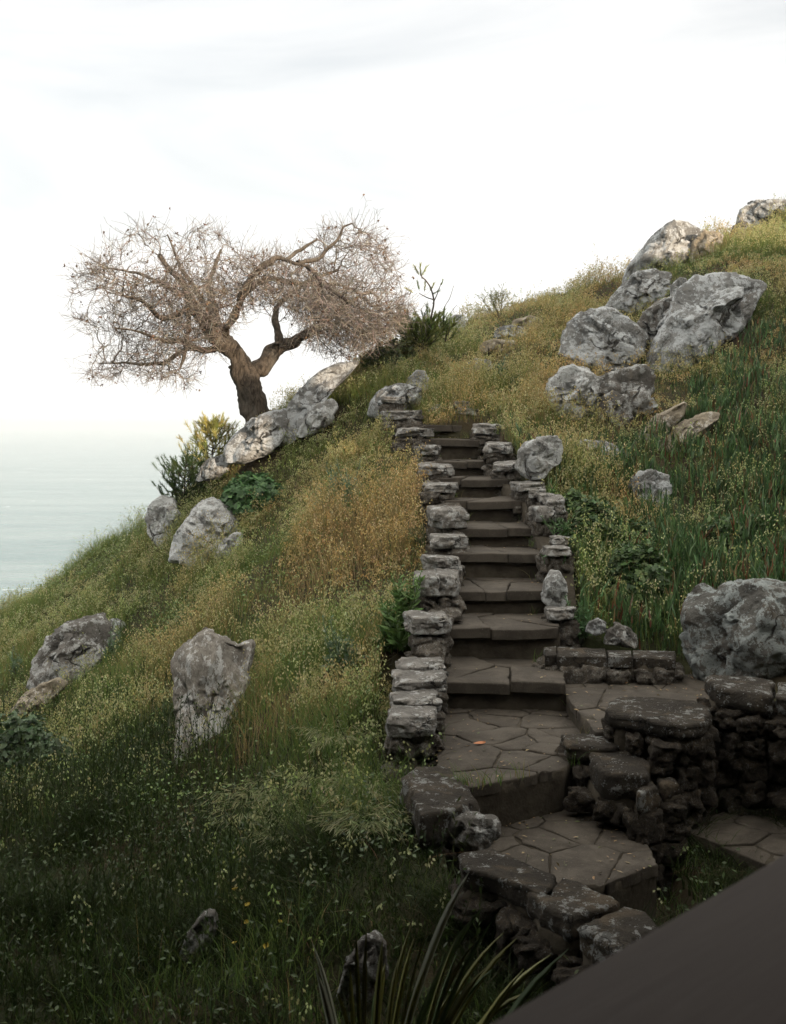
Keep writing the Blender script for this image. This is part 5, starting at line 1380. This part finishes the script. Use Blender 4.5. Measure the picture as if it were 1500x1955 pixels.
# leggy pine leader above the shrub
def leggy_pine():
    D = 17.1; b = P(818, 640, D); root = empty('leggy_pine', b); rng = np.random.default_rng(205)
    tag(root, 'leggy pine leader with three separate needle tufts rising into the sky above the green shrub', 'pine tree')
    def loc(q): return np.array([P(a, c, D + e) - b for a, c, e in q])
    parts = []
    for q, r in (([(816,640,0),(824,600,0),(828,575,.05),(822,550,0),(812,535,0),(804,528,0)], .016), ([(826,580,.05),(835,560,.1),(842,540,.1)], .009), ([(828,572,0),(815,568,-.1),(800,560,-.1)], .010), ([(806,532,0),(803,520,0),(802,512,0)], .011), ([(845,640,.1),(848,590,.1),(858,570,.1),(866,545,.1)], .006), ([(856,640,0),(860,600,0),(872,582,0)], .005)):
        p = smooth_path(loc(q), 4); parts.append(tube_geo(p, np.linspace(r, r * .6, len(p)), 5))
    V, F, _ = join_geo(parts); link('stem', mesh_np('stem', V, F, M['bark']), root)
    C = loc([(802,528,0),(800,525,.05),(805,526,-.05),(790,560,-.1),(800,556,-.1),(810,558,0),(820,556,0),(824,562,.05),(842,545,.1)])
    A = np.array([(0,0,1),(-.5,0,.9),(.5,.1,.9),(-.8,0,.5),(-.2,0,1),(.1,.1,1),(.5,0,.8),(.8,0,.4),(.3,0,1)], float); A /= np.linalg.norm(A, axis=1, keepdims=True)
    V, F, Cc = needle_tufts(C, A, 60, np.array([.16,.15,.15,.13,.14,.14,.13,.12,.08]), .0035, .24, PALM, rng)
    link('foliage', mesh_np('foliage', V, F, M['leaf'], False, Cc), root)
leggy_pine()

def leafy_bush(px, py, wpx, hpx, label, pal, seed, n=1600, ls=.06, D=None, name='leafy_bush', cat='bush'):
    b = gp(px, py) if D is None else P(px, py, D)
    root = empty(name, b); tag(root, label, cat); rng = np.random.default_rng(seed)
    W = wpx / 2 / FPX * b[1]; H = hpx / FPX * b[1]
    d = rng.normal(size=(n, 3)); d[:, 2] = np.abs(d[:, 2]); d /= np.linalg.norm(d, axis=1, keepdims=True)
    r = rng.uniform(.55, 1, n) ** .6 * (1 + .28 * fbm(d * 2.2 + seed, 3, seed))
    p = d * r[:, None] * np.array([W, W * .9, H])
    nr = d * .8 + rng.normal(0, .45, (n, 3)); nr[:, 2] += .35; nr /= np.linalg.norm(nr, axis=1, keepdims=True)
    dr = np.cross(nr, rng.normal(size=(n, 3)))
    L = rng.uniform(.6, 1.2, n) * ls
    c = pick(rng, n, pal)
    parts = []
    for k_ in (-.9, 0, .9):                # lobed leaf: three leaflets spread from one point
        ddr = dr / (np.linalg.norm(dr, axis=1, keepdims=True) + 1e-9); s = np.cross(nr, ddr)
        parts.append(leaves(p, nr, ddr * math.cos(k_) + s * math.sin(k_), L, L * .75, c))
    V, F, C = join_geo(parts); link('foliage', mesh_np('foliage', V, F, M['leaf'], False, C), root)
    st = []
    for i in range(26):
        e = p[rng.integers(n)] * .9; m = e * .5 + np.array([0, 0, H * .05]); st.append(tube_geo(np.array([e * 0, m, e]), np.array([.008, .006, .003]), 4))
    V, F, _ = join_geo(st); link('stem', mesh_np('stem', V, F, M['bark']), root)
    return root
leafy_bush(474, 975, 120, 66, 'round leafy green bush above the broad pale boulder', [(.065,.14,.05),(.05,.11,.04),(.085,.17,.06),(.11,.2,.08)], 301, 1500, .075)
leafy_bush(515, 960, 60, 40, 'smaller leafy bush joined to the right side of the round green one', [(.06,.125,.045),(.05,.105,.04),(.08,.16,.055)], 302, 600, .065)
leafy_bush(60, 1490, 170, 120, 'low bush with small grey-green leaves at the left edge in shade', [(.06,.10,.045),(.05,.085,.035),(.08,.12,.06)], 303, 1500, .05)
leafy_bush(750, 700, 110, 50, 'dark green shrub in the shade left of the upper path', [(.07,.09,.03),(.05,.075,.025),(.10,.12,.04)], 304, 900, .05, D=16.9)

def spiky_weed(px, py, hpx, label, seed, pal, n=9, spread=.35, lw=.05, D=None, name='tall_weed'):
    """pale upright weed: ribbed stems clothed with narrow leaves"""
    b = gp(px, py) if D is None else P(px, py, D)
    root = empty(name, b); tag(root, label, 'weed'); rng = np.random.default_rng(seed)
    H = hpx / FPX * b[1]; stems, lv = [], []
    for i in range(n):
        a = rng.uniform(0, 6.28); ln = rng.uniform(.02, spread); h = H * rng.uniform(.5, 1) if i else H
        q = np.linspace(0, 1, 7)
        p = np.stack([np.cos(a) * ln * h * q ** 1.5 + rng.normal(0, .03) + .02 * np.sin(q * 6 + i), np.sin(a) * ln * h * q ** 1.5 + rng.normal(0, .03), h * q], 1)
        stems.append(tube_geo(p, np.linspace(.006, .003, 7), 4))
        m = int(46 * h / .5) + 8; t = rng.uniform(.03, 1, m)
        c = np.stack([np.interp(t, q, p[:, k_]) for k_ in range(3)], 1)
        d = rng.normal(size=(m, 3)); d[:, 2] = rng.uniform(.3, 1.3, m); nr = rng.normal(size=(m, 3)); nr[:, 2] += 1
        L = rng.uniform(.4, 1, m) * lw * (1.5 - t)
        lv.append(leaves(c, nr, d, L, L * .28, pick(rng, m, pal)))
    V, F, _ = join_geo([(v, f) for v, f in stems])
    link('stem', mesh_np('stem', V, F, M['grass'], True, np.tile(np.array(pal[0]), (len(V), 1))), root)
    V, F, C = join_geo(lv); link('foliage', mesh_np('foliage', V, F, M['leaf'], False, C), root)
    return root
TEAL = [(.17,.24,.15),(.13,.20,.12),(.22,.29,.19),(.10,.165,.09)]
G2 = [(.12,.20,.06),(.09,.165,.05),(.16,.25,.09)]
for px, py, h, n, lab in ((668,985,112,8,'tall pale blue-green weed in the gold grass halfway to the crest'), (640,960,80,7,'pale weed just left of the tall blue-green one near the crest'), (612,985,60,5,'short pale weed leftmost of the blue-green trio below the crest'),
        (640,1285,110,8,'pale green weed in front of the gold grass left of the lower caps'), (672,1270,70,5,'slim pale weed right of the green one in front of the gold grass'), (215,1260,60,6,'pale weed among grass right of the dark squared boulder'), (30,1300,60,6,'pale grey-green weed at the left edge beside the dark squared boulder')):
    spiky_weed(px, py, h, lab, px, TEAL, n, .3, .075)
spiky_weed(772, 1245, 150, 'tall bright green grass clump against the left wall below its middle', 411, G2, 16, .22, .13, name='grass_clump')
spiky_weed(745, 1290, 110, 'second green grass clump lower down against the left wall', 412, G2, 12, .28, .12, name='grass_clump')
spiky_weed(955, 745, 60, 'pale teal weed in the golden grass right of the upper path', 413, TEAL, 10, .5, .09)
spiky_weed(985, 760, 45, 'darker green weed beside the pale teal one above the upper steps', 414, [(.07,.14,.05),(.09,.17,.07)], 9, .5, .08)
spiky_weed(1075, 1170, 115, 'feathery teal weed leaning over the right side of the lower steps', 415, [(.12,.22,.10),(.15,.26,.14),(.09,.17,.07)], 14, .6, .09)
spiky_weed(1110, 1225, 80, 'low feathery green weed spilling over the kerb wall', 416, [(.10,.20,.08),(.13,.24,.11),(.08,.15,.06)], 14, .8, .07)
spiky_weed(1040, 1020, 45, 'little green weed growing from the right wall beside the middle step', 417, G2, 8, .7, .06)
spiky_weed(798, 1050, 55, 'grey-green weed against the outside of the left wall', 418, [(.12,.16,.09),(.09,.13,.06)], 8, .5, .06)

spiky_weed(1068, 985, 60, 'leafy green weed hanging over the right wall near its middle', 419, G2, 12, .9, .08)
spiky_weed(1085, 1060, 70, 'bright green weed spilling over the right wall above the egg-shaped stone', 420, [(.11,.2,.08),(.14,.24,.11)], 14, .9, .08)
spiky_weed(1012, 870, 45, 'straw-green weed against the upper right wall', 421, [(.25,.24,.09),(.18,.2,.07)], 10, .6, .06)
BK = [(.05,.095,.03),(.065,.12,.038),(.04,.075,.025),(.10,.15,.05)]
leafy_bush(1135, 1075, 110, 95, 'leafy dark green bush crowding the right side of the middle steps', BK, 306, 2200, .042)
leafy_bush(1215, 1150, 150, 90, 'broad low green bush on the bank left of the massive round boulder', BK, 307, 2400, .042)
leafy_bush(1240, 1040, 120, 60, 'low green bush below the squared grey stone', BK, 308, 1800, .04)
leafy_bush(1400, 1060, 150, 70, 'low dark green bush on the bank behind the massive round boulder', BK, 309, 2000, .04)
leafy_bush(1090, 985, 70, 50, 'small green bush above the right wall under the white angular boulder', BK, 310, 1000, .038)
sh = leafy_bush(750, 700, 190, 300, 'dense dark evergreen shrub added out of view to shade the tree trunk and slabs', [(.05,.08,.03),(.04,.065,.025)], 305, 2600, .09, D=9.0)
sh.location = (7.0, 5.7, float(height(np.array([7.0]), np.array([5.7]))[0]) - .1)  # unseen shrub set in the sun's path to shade trunk and slabs

def bare_shrub(px, py, hpx, label, seed, D):
    b = P(px, py, D); root = empty('bare_shrub', b); tag(root, label, 'shrub'); rng = np.random.default_rng(seed)
    H = hpx / FPX * D; parts = []
    def grow(o, d, L, r, lv):
        pts = [o]; 
        for i in range(4):
            d = d + rng.normal(0, .16, 3); d /= np.linalg.norm(d); o = o + d * L / 4; pts.append(o)
        parts.append(tube_geo(np.array(pts), np.linspace(r, r * .6, 5), 3))
        if lv < 3:
            for i in range(3):
                dd = d + rng.normal(0, .55, 3); dd[2] += .2; grow(pts[2 + i % 3], dd / np.linalg.norm(dd), L * .62, r * .62, lv + 1)
    for i in range(7):
        d = rng.normal(0, .42, 3); d[2] = 1; grow(np.zeros(3), d / np.linalg.norm(d), H * .5, .006, 0)
    V, F, _ = join_geo(parts); link('branches', mesh_np('branches', V, F, M['twig'], True, np.tile(np.array((.20, .17, .10)), (len(V), 1))), root)
    t = V[rng.integers(0, len(V), 900)]
    g = diamonds(t, rng.normal(size=t.shape), rng.uniform(.012, .026, 900), rng.uniform(.008, .014, 900), pick(rng, 900, YELL), rng)
    link('leaves', mesh_np('leaves', g[0], g[1], M['leaf'], False, g[2]), root)
bare_shrub(955, 612, 70, 'thin twiggy shrub standing on the skyline left of the sky gap', 501, 18.8)

def flax():
    b = np.array([-.02, 3.55, 0.]); b[2] = -2.35
    root = empty('flax_plant', b); rng = np.random.default_rng(601)
    tag(root, 'clump of long sword-shaped flax leaves at the bottom edge', 'flax')
    FL = [ # tip px,py, base px, width, colour 0 green 1 grey-pale 2 olive
     (896,1664,800,16,1),(922,1732,828,17,0),(950,1742,850,13,0),(962,1780,880,9,2),(988,1790,898,14,2),(1052,1822,940,12,2),(1085,1812,960,18,0),(596,1800,690,9,1),(602,1850,680,15,1),
     (700,1768,720,11,2),(680,1780,712,11,2),(730,1795,735,12,2),(785,1765,755,8,2),(790,1790,770,9,2),(815,1780,790,8,2),(668,1845,700,12,2),(735,1840,740,12,2),(760,1830,770,10,2),(870,1790,830,8,2),(876,1810,840,10,0),
     (905,1800,850,12,2),(930,1845,870,14,2),(940,1850,880,11,0),(1000,1850,910,12,2),(860,1895,830,10,2),(720,1880,735,10,0),(810,1850,800,11,2),(775,1880,780,12,2),(640,1890,700,10,2),(1020,1890,930,12,2)]
    pal = [(.07, .11, .04), (.24, .25, .19), (.12, .12, .03)]
    for i, (tx, ty, bx, w, c) in enumerate(FL):
        D = 3.55 + rng.uniform(-.25, .25); tip = P(tx, ty, D + rng.uniform(-.15, .1)); bx_ = P(bx, 2120, D); bx_[2] = b[2] + .0
        bx_[0] = b[0] + (bx - 800) / FPX * D * .55
        n = 12; q = np.linspace(0, 1, n)[:, None]
        mid = (bx_ + tip) / 2 + np.array([(bx_[0] - tip[0]) * .10, 0, .12])
        c_ = (1 - q) ** 2 * bx_ + 2 * q * (1 - q) * mid + q ** 2 * tip
        t = np.gradient(c_, axis=0); t /= np.linalg.norm(t, axis=1, keepdims=True)
        yaw = rng.normal(0, .5); s = np.array([math.cos(yaw), math.sin(yaw), 0]); s = s - t * (t @ s)[:, None]; s /= np.linalg.norm(s, axis=1, keepdims=True)
        nn = np.cross(t, s); ww = w / FPX * D * .46 * np.clip(np.minimum(1, (1.02 - q) * 4.5), .04, 1) * (.8 + .4 * np.sin(q * 2.6))
        V = np.stack([c_ - s * ww + nn * ww * .7, c_ - nn * ww * .15, c_ + s * ww + nn * ww * .7, c_ + nn * ww * .05 - nn * ww * .35], 1).reshape(-1, 3)
        F = []
        for k_ in range(n - 1):
            for j in range(4): F.append((k_ * 4 + j, k_ * 4 + (j + 1) % 4, (k_ + 1) * 4 + (j + 1) % 4, (k_ + 1) * 4 + j))
        col = np.array(pal[c]) * rng.uniform(.8, 1.2)
        link('leaf', mesh_np('leaf', V - b, np.array(F), M['succulent'], True, np.tile(col, (len(V), 1))), root)
flax()

def poppies():
    rng = np.random.default_rng(701); src = None
    spots = [(458,1721),(524,1766),(472,1760),(487,1743),(436,1740),(521,1812),(527,1737),(456,1800)]
    for i, (px, py) in enumerate(spots):
        g = gp(px, py + 22); h = .16
        if src is None:
            src = empty('poppy_flower', g); a = np.linspace(0, 2 * math.pi, 9)[:-1]
            V, F = tube_geo(np.array([[0, 0, 0], [.01, 0, h * .5], [0, 0, h]]), np.array([.002] * 3), 4)
            link('stem', mesh_np('stem', V, F, M['grass'], True, np.tile(np.array((.09, .15, .05)), (len(V), 1))), src)
            V = [(0, 0, h)] + [(.021 * math.cos(t) * (1 if j % 2 else .8), .021 * math.sin(t) * (1 if j % 2 else .8), h + .018) for j, t in enumerate(a)]
            F = [(0, j + 1, (j + 1) % 8 + 1) for j in range(8)]
            link('petals', mesh_np('petals', np.array(V, float), np.array(F), M['leaf'], True, np.tile(np.array((.42, .31, .03)), (9, 1))), src); o = src
        else:
            o = src.copy(); COL.objects.link(o)
            for c_ in src.children:
                d = c_.copy(); COL.objects.link(d); d.parent = o
        o.location = g; o.rotation_euler = (rng.normal(0, .3), rng.normal(0, .3), rng.uniform(0, 6)); s_ = rng.uniform(.5, .9); o.scale = (s_,) * 3
        tag(o, 'one of the small yellow flowers open in the dark grass left of the parapet', 'flower', 'yellow flowers in the dark grass')
poppies()

def brome():
    """pale drooping oat sprays in the shaded grass left of the landing"""
    rng = np.random.default_rng(801)
    for i, (px, py, r) in enumerate(((480,1540,70),(590,1545,55),(690,1520,50),(640,1420,45),(560,1600,50),(700,1610,45),(520,1500,40),(610,1480,50),(680,1570,40))):
        g = gp(px, py + 30); n = 60; s = r / 70
        b = g + np.c_[rng.normal(0, .06, n), rng.normal(0, .06, n), np.zeros(n)]
        a = rng.uniform(0, 6.28, n); ln = rng.uniform(.5, 1.1, n); h = rng.uniform(.25, .42, n) * s; dr = rng.uniform(.3, .7, n)
        parts = [strips(b, a, ln, h, np.full(n, .004), 4, rng.uniform(0, 3, n), pick(rng, n, [(.13,.19,.06),(.17,.22,.09)]), droop=dr)]
        for q in range(6):
            p = on_strip(b, a, ln, h, np.full(n, .70 + .06 * q), dr)
            ax = np.c_[np.cos(a), np.sin(a), np.full(n, -.55)] + rng.normal(0, .35, (n, 3)); ax /= np.linalg.norm(ax, axis=1, keepdims=True)
            L = rng.uniform(.05, .10, n)
            parts.append(diamonds(p + ax * L[:, None] / 2, ax, L, rng.uniform(.004, .007, n), pick(rng, n, [(.30,.32,.17),(.24,.28,.14),(.38,.38,.23)]), rng))
        V, F, C = join_geo(parts)
        o = link('oat_tuft', mesh_np('oat_tuft', V - g, F, M['grass'], True, C), None, g)
        tag(o, 'one of the pale drooping oat tufts in the shaded grass left of the landing', 'grass tuft', 'oat tufts left of the landing')
brome()

def fallen_leaf():
    p = gz(915, 1420, LAND_Z + .012)
    n = 7; t = np.linspace(0, 1, n); w = .014 * np.sin(t * math.pi) + .001
    V = np.concatenate([np.stack([t * .09 - .045, w, .006 + .01 * t], 1), np.stack([t * .09 - .045, -w, .004 + 0 * t], 1)])
    F = np.array([(i, i + 1, n + i + 1, n + i) for i in range(n - 1)])
    o = link('fallen_leaf', mesh_np('fallen_leaf', V, F, M['leaf'], True, np.tile(np.array((.42, .15, .05)), (2 * n, 1))), None, p); o.rotation_euler = (0, .1, .5)
    tag(o, 'dry orange leaf lying on the stone landing', 'leaf')
fallen_leaf()
# ---------------------------------------------------------------- the deck the photograph is taken from
def wood_mat(name, a, b):
    k = MT(name, 0.6)
    g = k.noise(3, 6, .6, .5, k.mp((2, 26, 26)))
    c = k.mix(k.rng(g, .3, .7), a, b)
    return k.done(c, k.bump(g, .25, .004))
M['rail'] = wood_mat('brown_stained_wood', (.088, .056, .038), (.10, .066, .046))
M['siding'] = wood_mat('brown_siding', (.075, .055, .042), (.10, .075, .058))
def box_geo(sx, sy, sz, bev=.006):
    bm = bmesh.new(); bmesh.ops.create_cube(bm, size=1)
    for v in bm.verts: v.co.x *= sx; v.co.y *= sy; v.co.z *= sz
    bmesh.ops.bevel(bm, geom=bm.edges[:], offset=bev, segments=2, affect='EDGES')
    me = bpy.data.meshes.new('board'); bm.to_mesh(me); bm.free(); return me
def box(name, parent, loc, size, mat, rz=0.0, bev=.006):
    me = box_geo(*size, bev); me.name = name; me.materials.append(M[mat])
    o = link(name, me, parent, loc); o.rotation_euler = (0, 0, rz); return o

DECK_Z = -1.47
def build_deck():
    # line of the handrail: far edge runs through (.10,.89) and (.41,1.20)
    d = np.array([.707, .707]); n = np.array([.707, -.707]); o0 = np.array([.10, .89])
    a = math.pi / 4
    rail = empty('deck_railing', (o0[0], o0[1], DECK_Z)); tag(rail, 'broad brown wooden handrail crossing the bottom right corner, out of focus', 'railing')
    org = np.array(rail.location)
    L0, L1 = -2.2, 1.75; Lm = (L0 + L1) / 2; c = o0 + d * Lm + n * .089
    box('handrail', rail, np.array([c[0], c[1], -.49]) - org, (L1 - L0, .178, .04), 'rail', a)
    c2 = o0 + d * Lm + n * .075
    box('top_rail', rail, np.array([c2[0], c2[1], -.555]) - org, (L1 - L0 - .05, .04, .085), 'siding', a)
    box('bottom_rail', rail, np.array([c2[0], c2[1], DECK_Z + .12]) - org, (L1 - L0 - .05, .04, .085), 'siding', a)
    for t in np.arange(L0 + .08, L1, .125):
        q = o0 + d * t + n * .075; box('baluster', rail, np.array([q[0], q[1], (DECK_Z + .16 - .598) / 2]) - org, (.035, .035, -.598 - DECK_Z - .16), 'siding', a, .003)
    # deck floor behind the rail
    deck = empty('timber_deck', (.3, -.4, DECK_Z)); tag(deck, 'brown board deck behind the handrail where the viewer stands', 'deck'); org = np.array(deck.location)
    Lm2 = (L0 + L1) / 2
    for i in range(17):
        q = o0 + d * Lm2 + n * (.02 + .145 * i + .07); box('deck_board', deck, np.array([q[0], q[1], DECK_Z - .02]) - org, (L1 - L0, .138, .036), 'siding', a, .003)
    for t in (L0 + .3, Lm2, L1 - .3):
        q = o0 + d * t + n * 1.2; box('joist', deck, np.array([q[0], q[1], DECK_Z - .11]) - org, (.06, 2.3, .14), 'siding', a, .003)
        for s in (.25, 2.1):
            q = o0 + d * t + n * s; zg = float(height(np.array([q[0]]), np.array([q[1]]))[0])
            box('post', deck, np.array([q[0], q[1], (DECK_Z - .18 + zg - .3) / 2]) - org, (.1, .1, DECK_Z - .18 - zg + .3), 'siding', a, .004)
build_deck()
def build_shade_house():
    root = empty('shade_house', (3.2, -4.0, -2.6)); tag(root, 'brown timber building with low roof, added out of view to shade the foreground', 'shade_house'); org = np.array(root.location)
    for x0, x1, y0, y1, top in ((-7.5, 3.1, -8.0, -2.1, 5.4), (3.12, 9.2, -8.0, 2.3, 2.1), (-13.0, -7.52, -8.0, 1.5, 4.6), (-14.0, -6.0, 1.52, 4.4, 5.2)):  # unseen blocks added to cut sky light and sun on the slope
        box('wall', root, np.array([(x0 + x1) / 2, (y0 + y1) / 2, (top - 2.8) / 2]) - org, (x1 - x0, y1 - y0, top + 2.8), 'siding', 0, .02)
        e = .05 if x0 < -8 else .7 if x0 < 0 else .35; zr = top; yc = (y0 + y1) / 2
        V = np.array([(x0 - e, y0 - e, zr), (x1 + e * (x0 > 0), y0 - e, zr), (x1 + e * (x0 > 0), y1 + e, zr), (x0 - e, y1 + e, zr), (x0 - e, yc, zr + 1.35), (x1 + e * (x0 > 0), yc, zr + 1.35)], float)
        V = np.concatenate([V, V - np.array([0, 0, .14])])
        F4 = np.array([(3, 2, 5, 4), (1, 0, 4, 5), (9, 10, 11, 8)[::-1], (7, 6, 10, 11), (0, 1, 7, 6), (2, 3, 9, 8), (9, 8, 11, 10)])
        F4 = np.array([(3, 2, 5, 4), (1, 0, 4, 5), (8, 9, 10, 11), (6, 7, 11, 10), (0, 1, 7, 6), (2, 3, 9, 8), (3, 4, 10, 9), (4, 0, 6, 10), (1, 5, 11, 7), (5, 2, 8, 11)])
        link('roof', mesh_np('roof', V - org, F4, M['siding'], False), root)
    # unseen roof added over the deck to darken the foreground, on two posts
    box('porch_roof', root, np.array([-1.4, 1.0, 2.3]) - org, (9.0, 6.1, .14), 'siding', 0, .01)
    for px_ in (-5.7, 2.9):
        box('porch_post', root, np.array([px_, 3.9, -.3]) - org, (.12, .12, 5.06), 'siding', 0, .006)
    # door and windows of the added building, looking on to the deck
    dr = box('door', root, np.array([.9, -2.07, -.47]) - org, (.86, .05, 2.0), 'rail', 0, .01)
    box('handle', dr, (.34, .05, -.05), (.03, .06, .12), 'rail', 0, .008)
    for x in (-3.2, -1.3):
        wf = box('window', root, np.array([x, -2.07, -.1]) - org, (1.2, .05, 1.1), 'rail', 0, .01)
        gl = box('pane', wf, (0, .028, 0), (1.06, .012, .96), 'pane', 0, .002)
k = MT('window_glass', .08); M['pane'] = k.done((.02, .022, .025))
build_shade_house()
build_haze()
